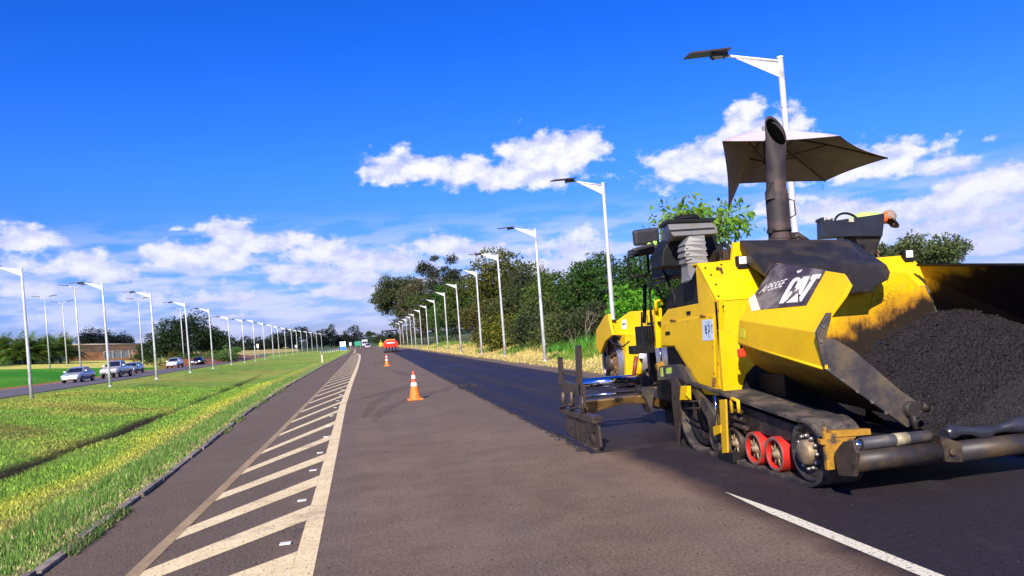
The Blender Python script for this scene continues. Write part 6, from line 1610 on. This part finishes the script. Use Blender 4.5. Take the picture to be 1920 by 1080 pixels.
c2 = at(213, 700, 79); car('light silver pickup truck right behind the saloon car', 'pickup truck', c2.x, c2.y + 1, (.55, .53, .52), 5.25, 1.86, 1.8, 'pickup', nm='pickup_truck')
c3 = at(249, 692, 97); car('grey car following close behind the pickup truck', 'car', c3.x, c3.y, (.36, .38, .42), 4.3, 1.76, 1.5, nm='saloon_car')
c4 = at(328, 682, 122); car('white sport utility car alone in the middle of the road', 'car', c4.x, c4.y, (.80, .80, .80), 4.4, 1.8, 1.66, 'suv', nm='suv_car')
c5 = at(372, 677, 141); car('dark car with bright headlights, last of the queue', 'car', c5.x, c5.y, (.03, .03, .05), 4.4, 1.8, 1.5, 'saloon', lights=4.0, nm='saloon_car')

# ------------------------------------------------------------ red pneumatic-tyred roller
rx, ry = 2.55, 106.0
T_ = thing('tyre_roller', 'red pneumatic tyre roller with canopy frame far along the new asphalt', 'road roller', (rx, ry, 0))
redp = mat('red_enamel', (.78, .035, .015), .35, var=.12, vscale=1.5, coat=.4)
b = MB(); b.slab([(rx - 1.0, ry, .75), (rx + 1.0, ry, .75), (rx + 1.02, ry, 1.25), (rx + .9, ry, 1.55), (rx + .6, ry, 1.72), (rx - .6, ry, 1.72), (rx - .9, ry, 1.55), (rx - 1.02, ry, 1.25)], (0, 3.6, 0)); b.build('body', redp, T_, bevel=.06)
b = MB(); b.box((rx, ry - .03, 1.36), (1.1, .06, .16)); b.build('white_band', mat('white_band', (.8, .78, .75), .5), T_, bevel=.02)
b = MB(); b.box((rx, ry + .6, 1.80), (1.3, 1.0, .14)); b.build('hood_top', mat('orange_top', (.75, .30, .08), .5), T_, bevel=.04)
b = MB(); b.box((rx, ry + 1.8, .62), (1.8, 3.2, .24)); b.build('frame', blk, T_, bevel=.03)
for k in range(5):
    x_ = rx - .86 + k * .43
    for yy in (ry + .45, ry + 3.1):
        b = MB(); b.lathe([(.28, -.15), (.44, -.16), (.50, -.10), (.50, .10), (.44, .16), (.28, .15)], (x_, yy, .50), (1, 0, 0), 18, closed=True); w_ = b.build('tyre', mat('dusty_tyre', (.07, .065, .085), .7) if k == 0 and yy < ry + 1 else bpy.data.materials['dusty_tyre'], T_)
for s in (-1, 1):
    for yy in (ry + .5, ry + 2.8):
        b = MB(); b.tube([(rx + s * 1.0, yy, 1.5), (rx + s * 1.0, yy, 3.05)], .075, 6); b.build('canopy_post', blk, T_)
b = MB(); b.box((rx, ry + 1.65, 3.10), (2.25, 2.6, .14)); b.build('canopy_roof', blk, T_, bevel=.03)
b = MB(); b.box((rx, ry + 1.9, 1.95), (.5, .5, .5)); b.box((rx, ry + 2.2, 2.3), (.5, .12, .6)); b.build('seat', blk, T_, bevel=.05)

# ------------------------------------------------------------ vehicles at the far end of the road
p = at(684, 645, 320); tx_, ty_ = p.x, p.y
t = thing('truck', 'white truck at the far end of the road', 'truck', (tx_, ty_, 0))
b = MB(); b.box((tx_, ty_, 1.6), (2.3, 1.8, 2.0)); b.build('cab', mat('cab_pale', (.5, .47, .50), .5), t, bevel=.1)
b = MB(); b.box((tx_, ty_ + 4.4, 1.9), (2.4, 6.6, 2.6)); b.build('cargo_box', mat('box_pale', (.6, .55, .58), .6), t, bevel=.04)
b = MB(); b.box((tx_, ty_ - .92, 2.0), (1.9, .03, .75)); b.build('windscreen', glass, t)
for s in (-1, 1):
    for yy in (0, 6.0): b = MB(); b.lathe([(.2, -.14), (.48, -.14), (.48, .14), (.2, .14)], (tx_ + s * 1.02, ty_ + yy, .48), (1, 0, 0), 14, closed=True); b.build('wheel', tyrem, t)
p = at(690, 648, 225); car('small pinkish-grey car on the road far beyond the cones', 'car', p.x, p.y, (.5, .42, .45), 4.2, 1.74, 1.45, group='far vehicles', nm='saloon_car')
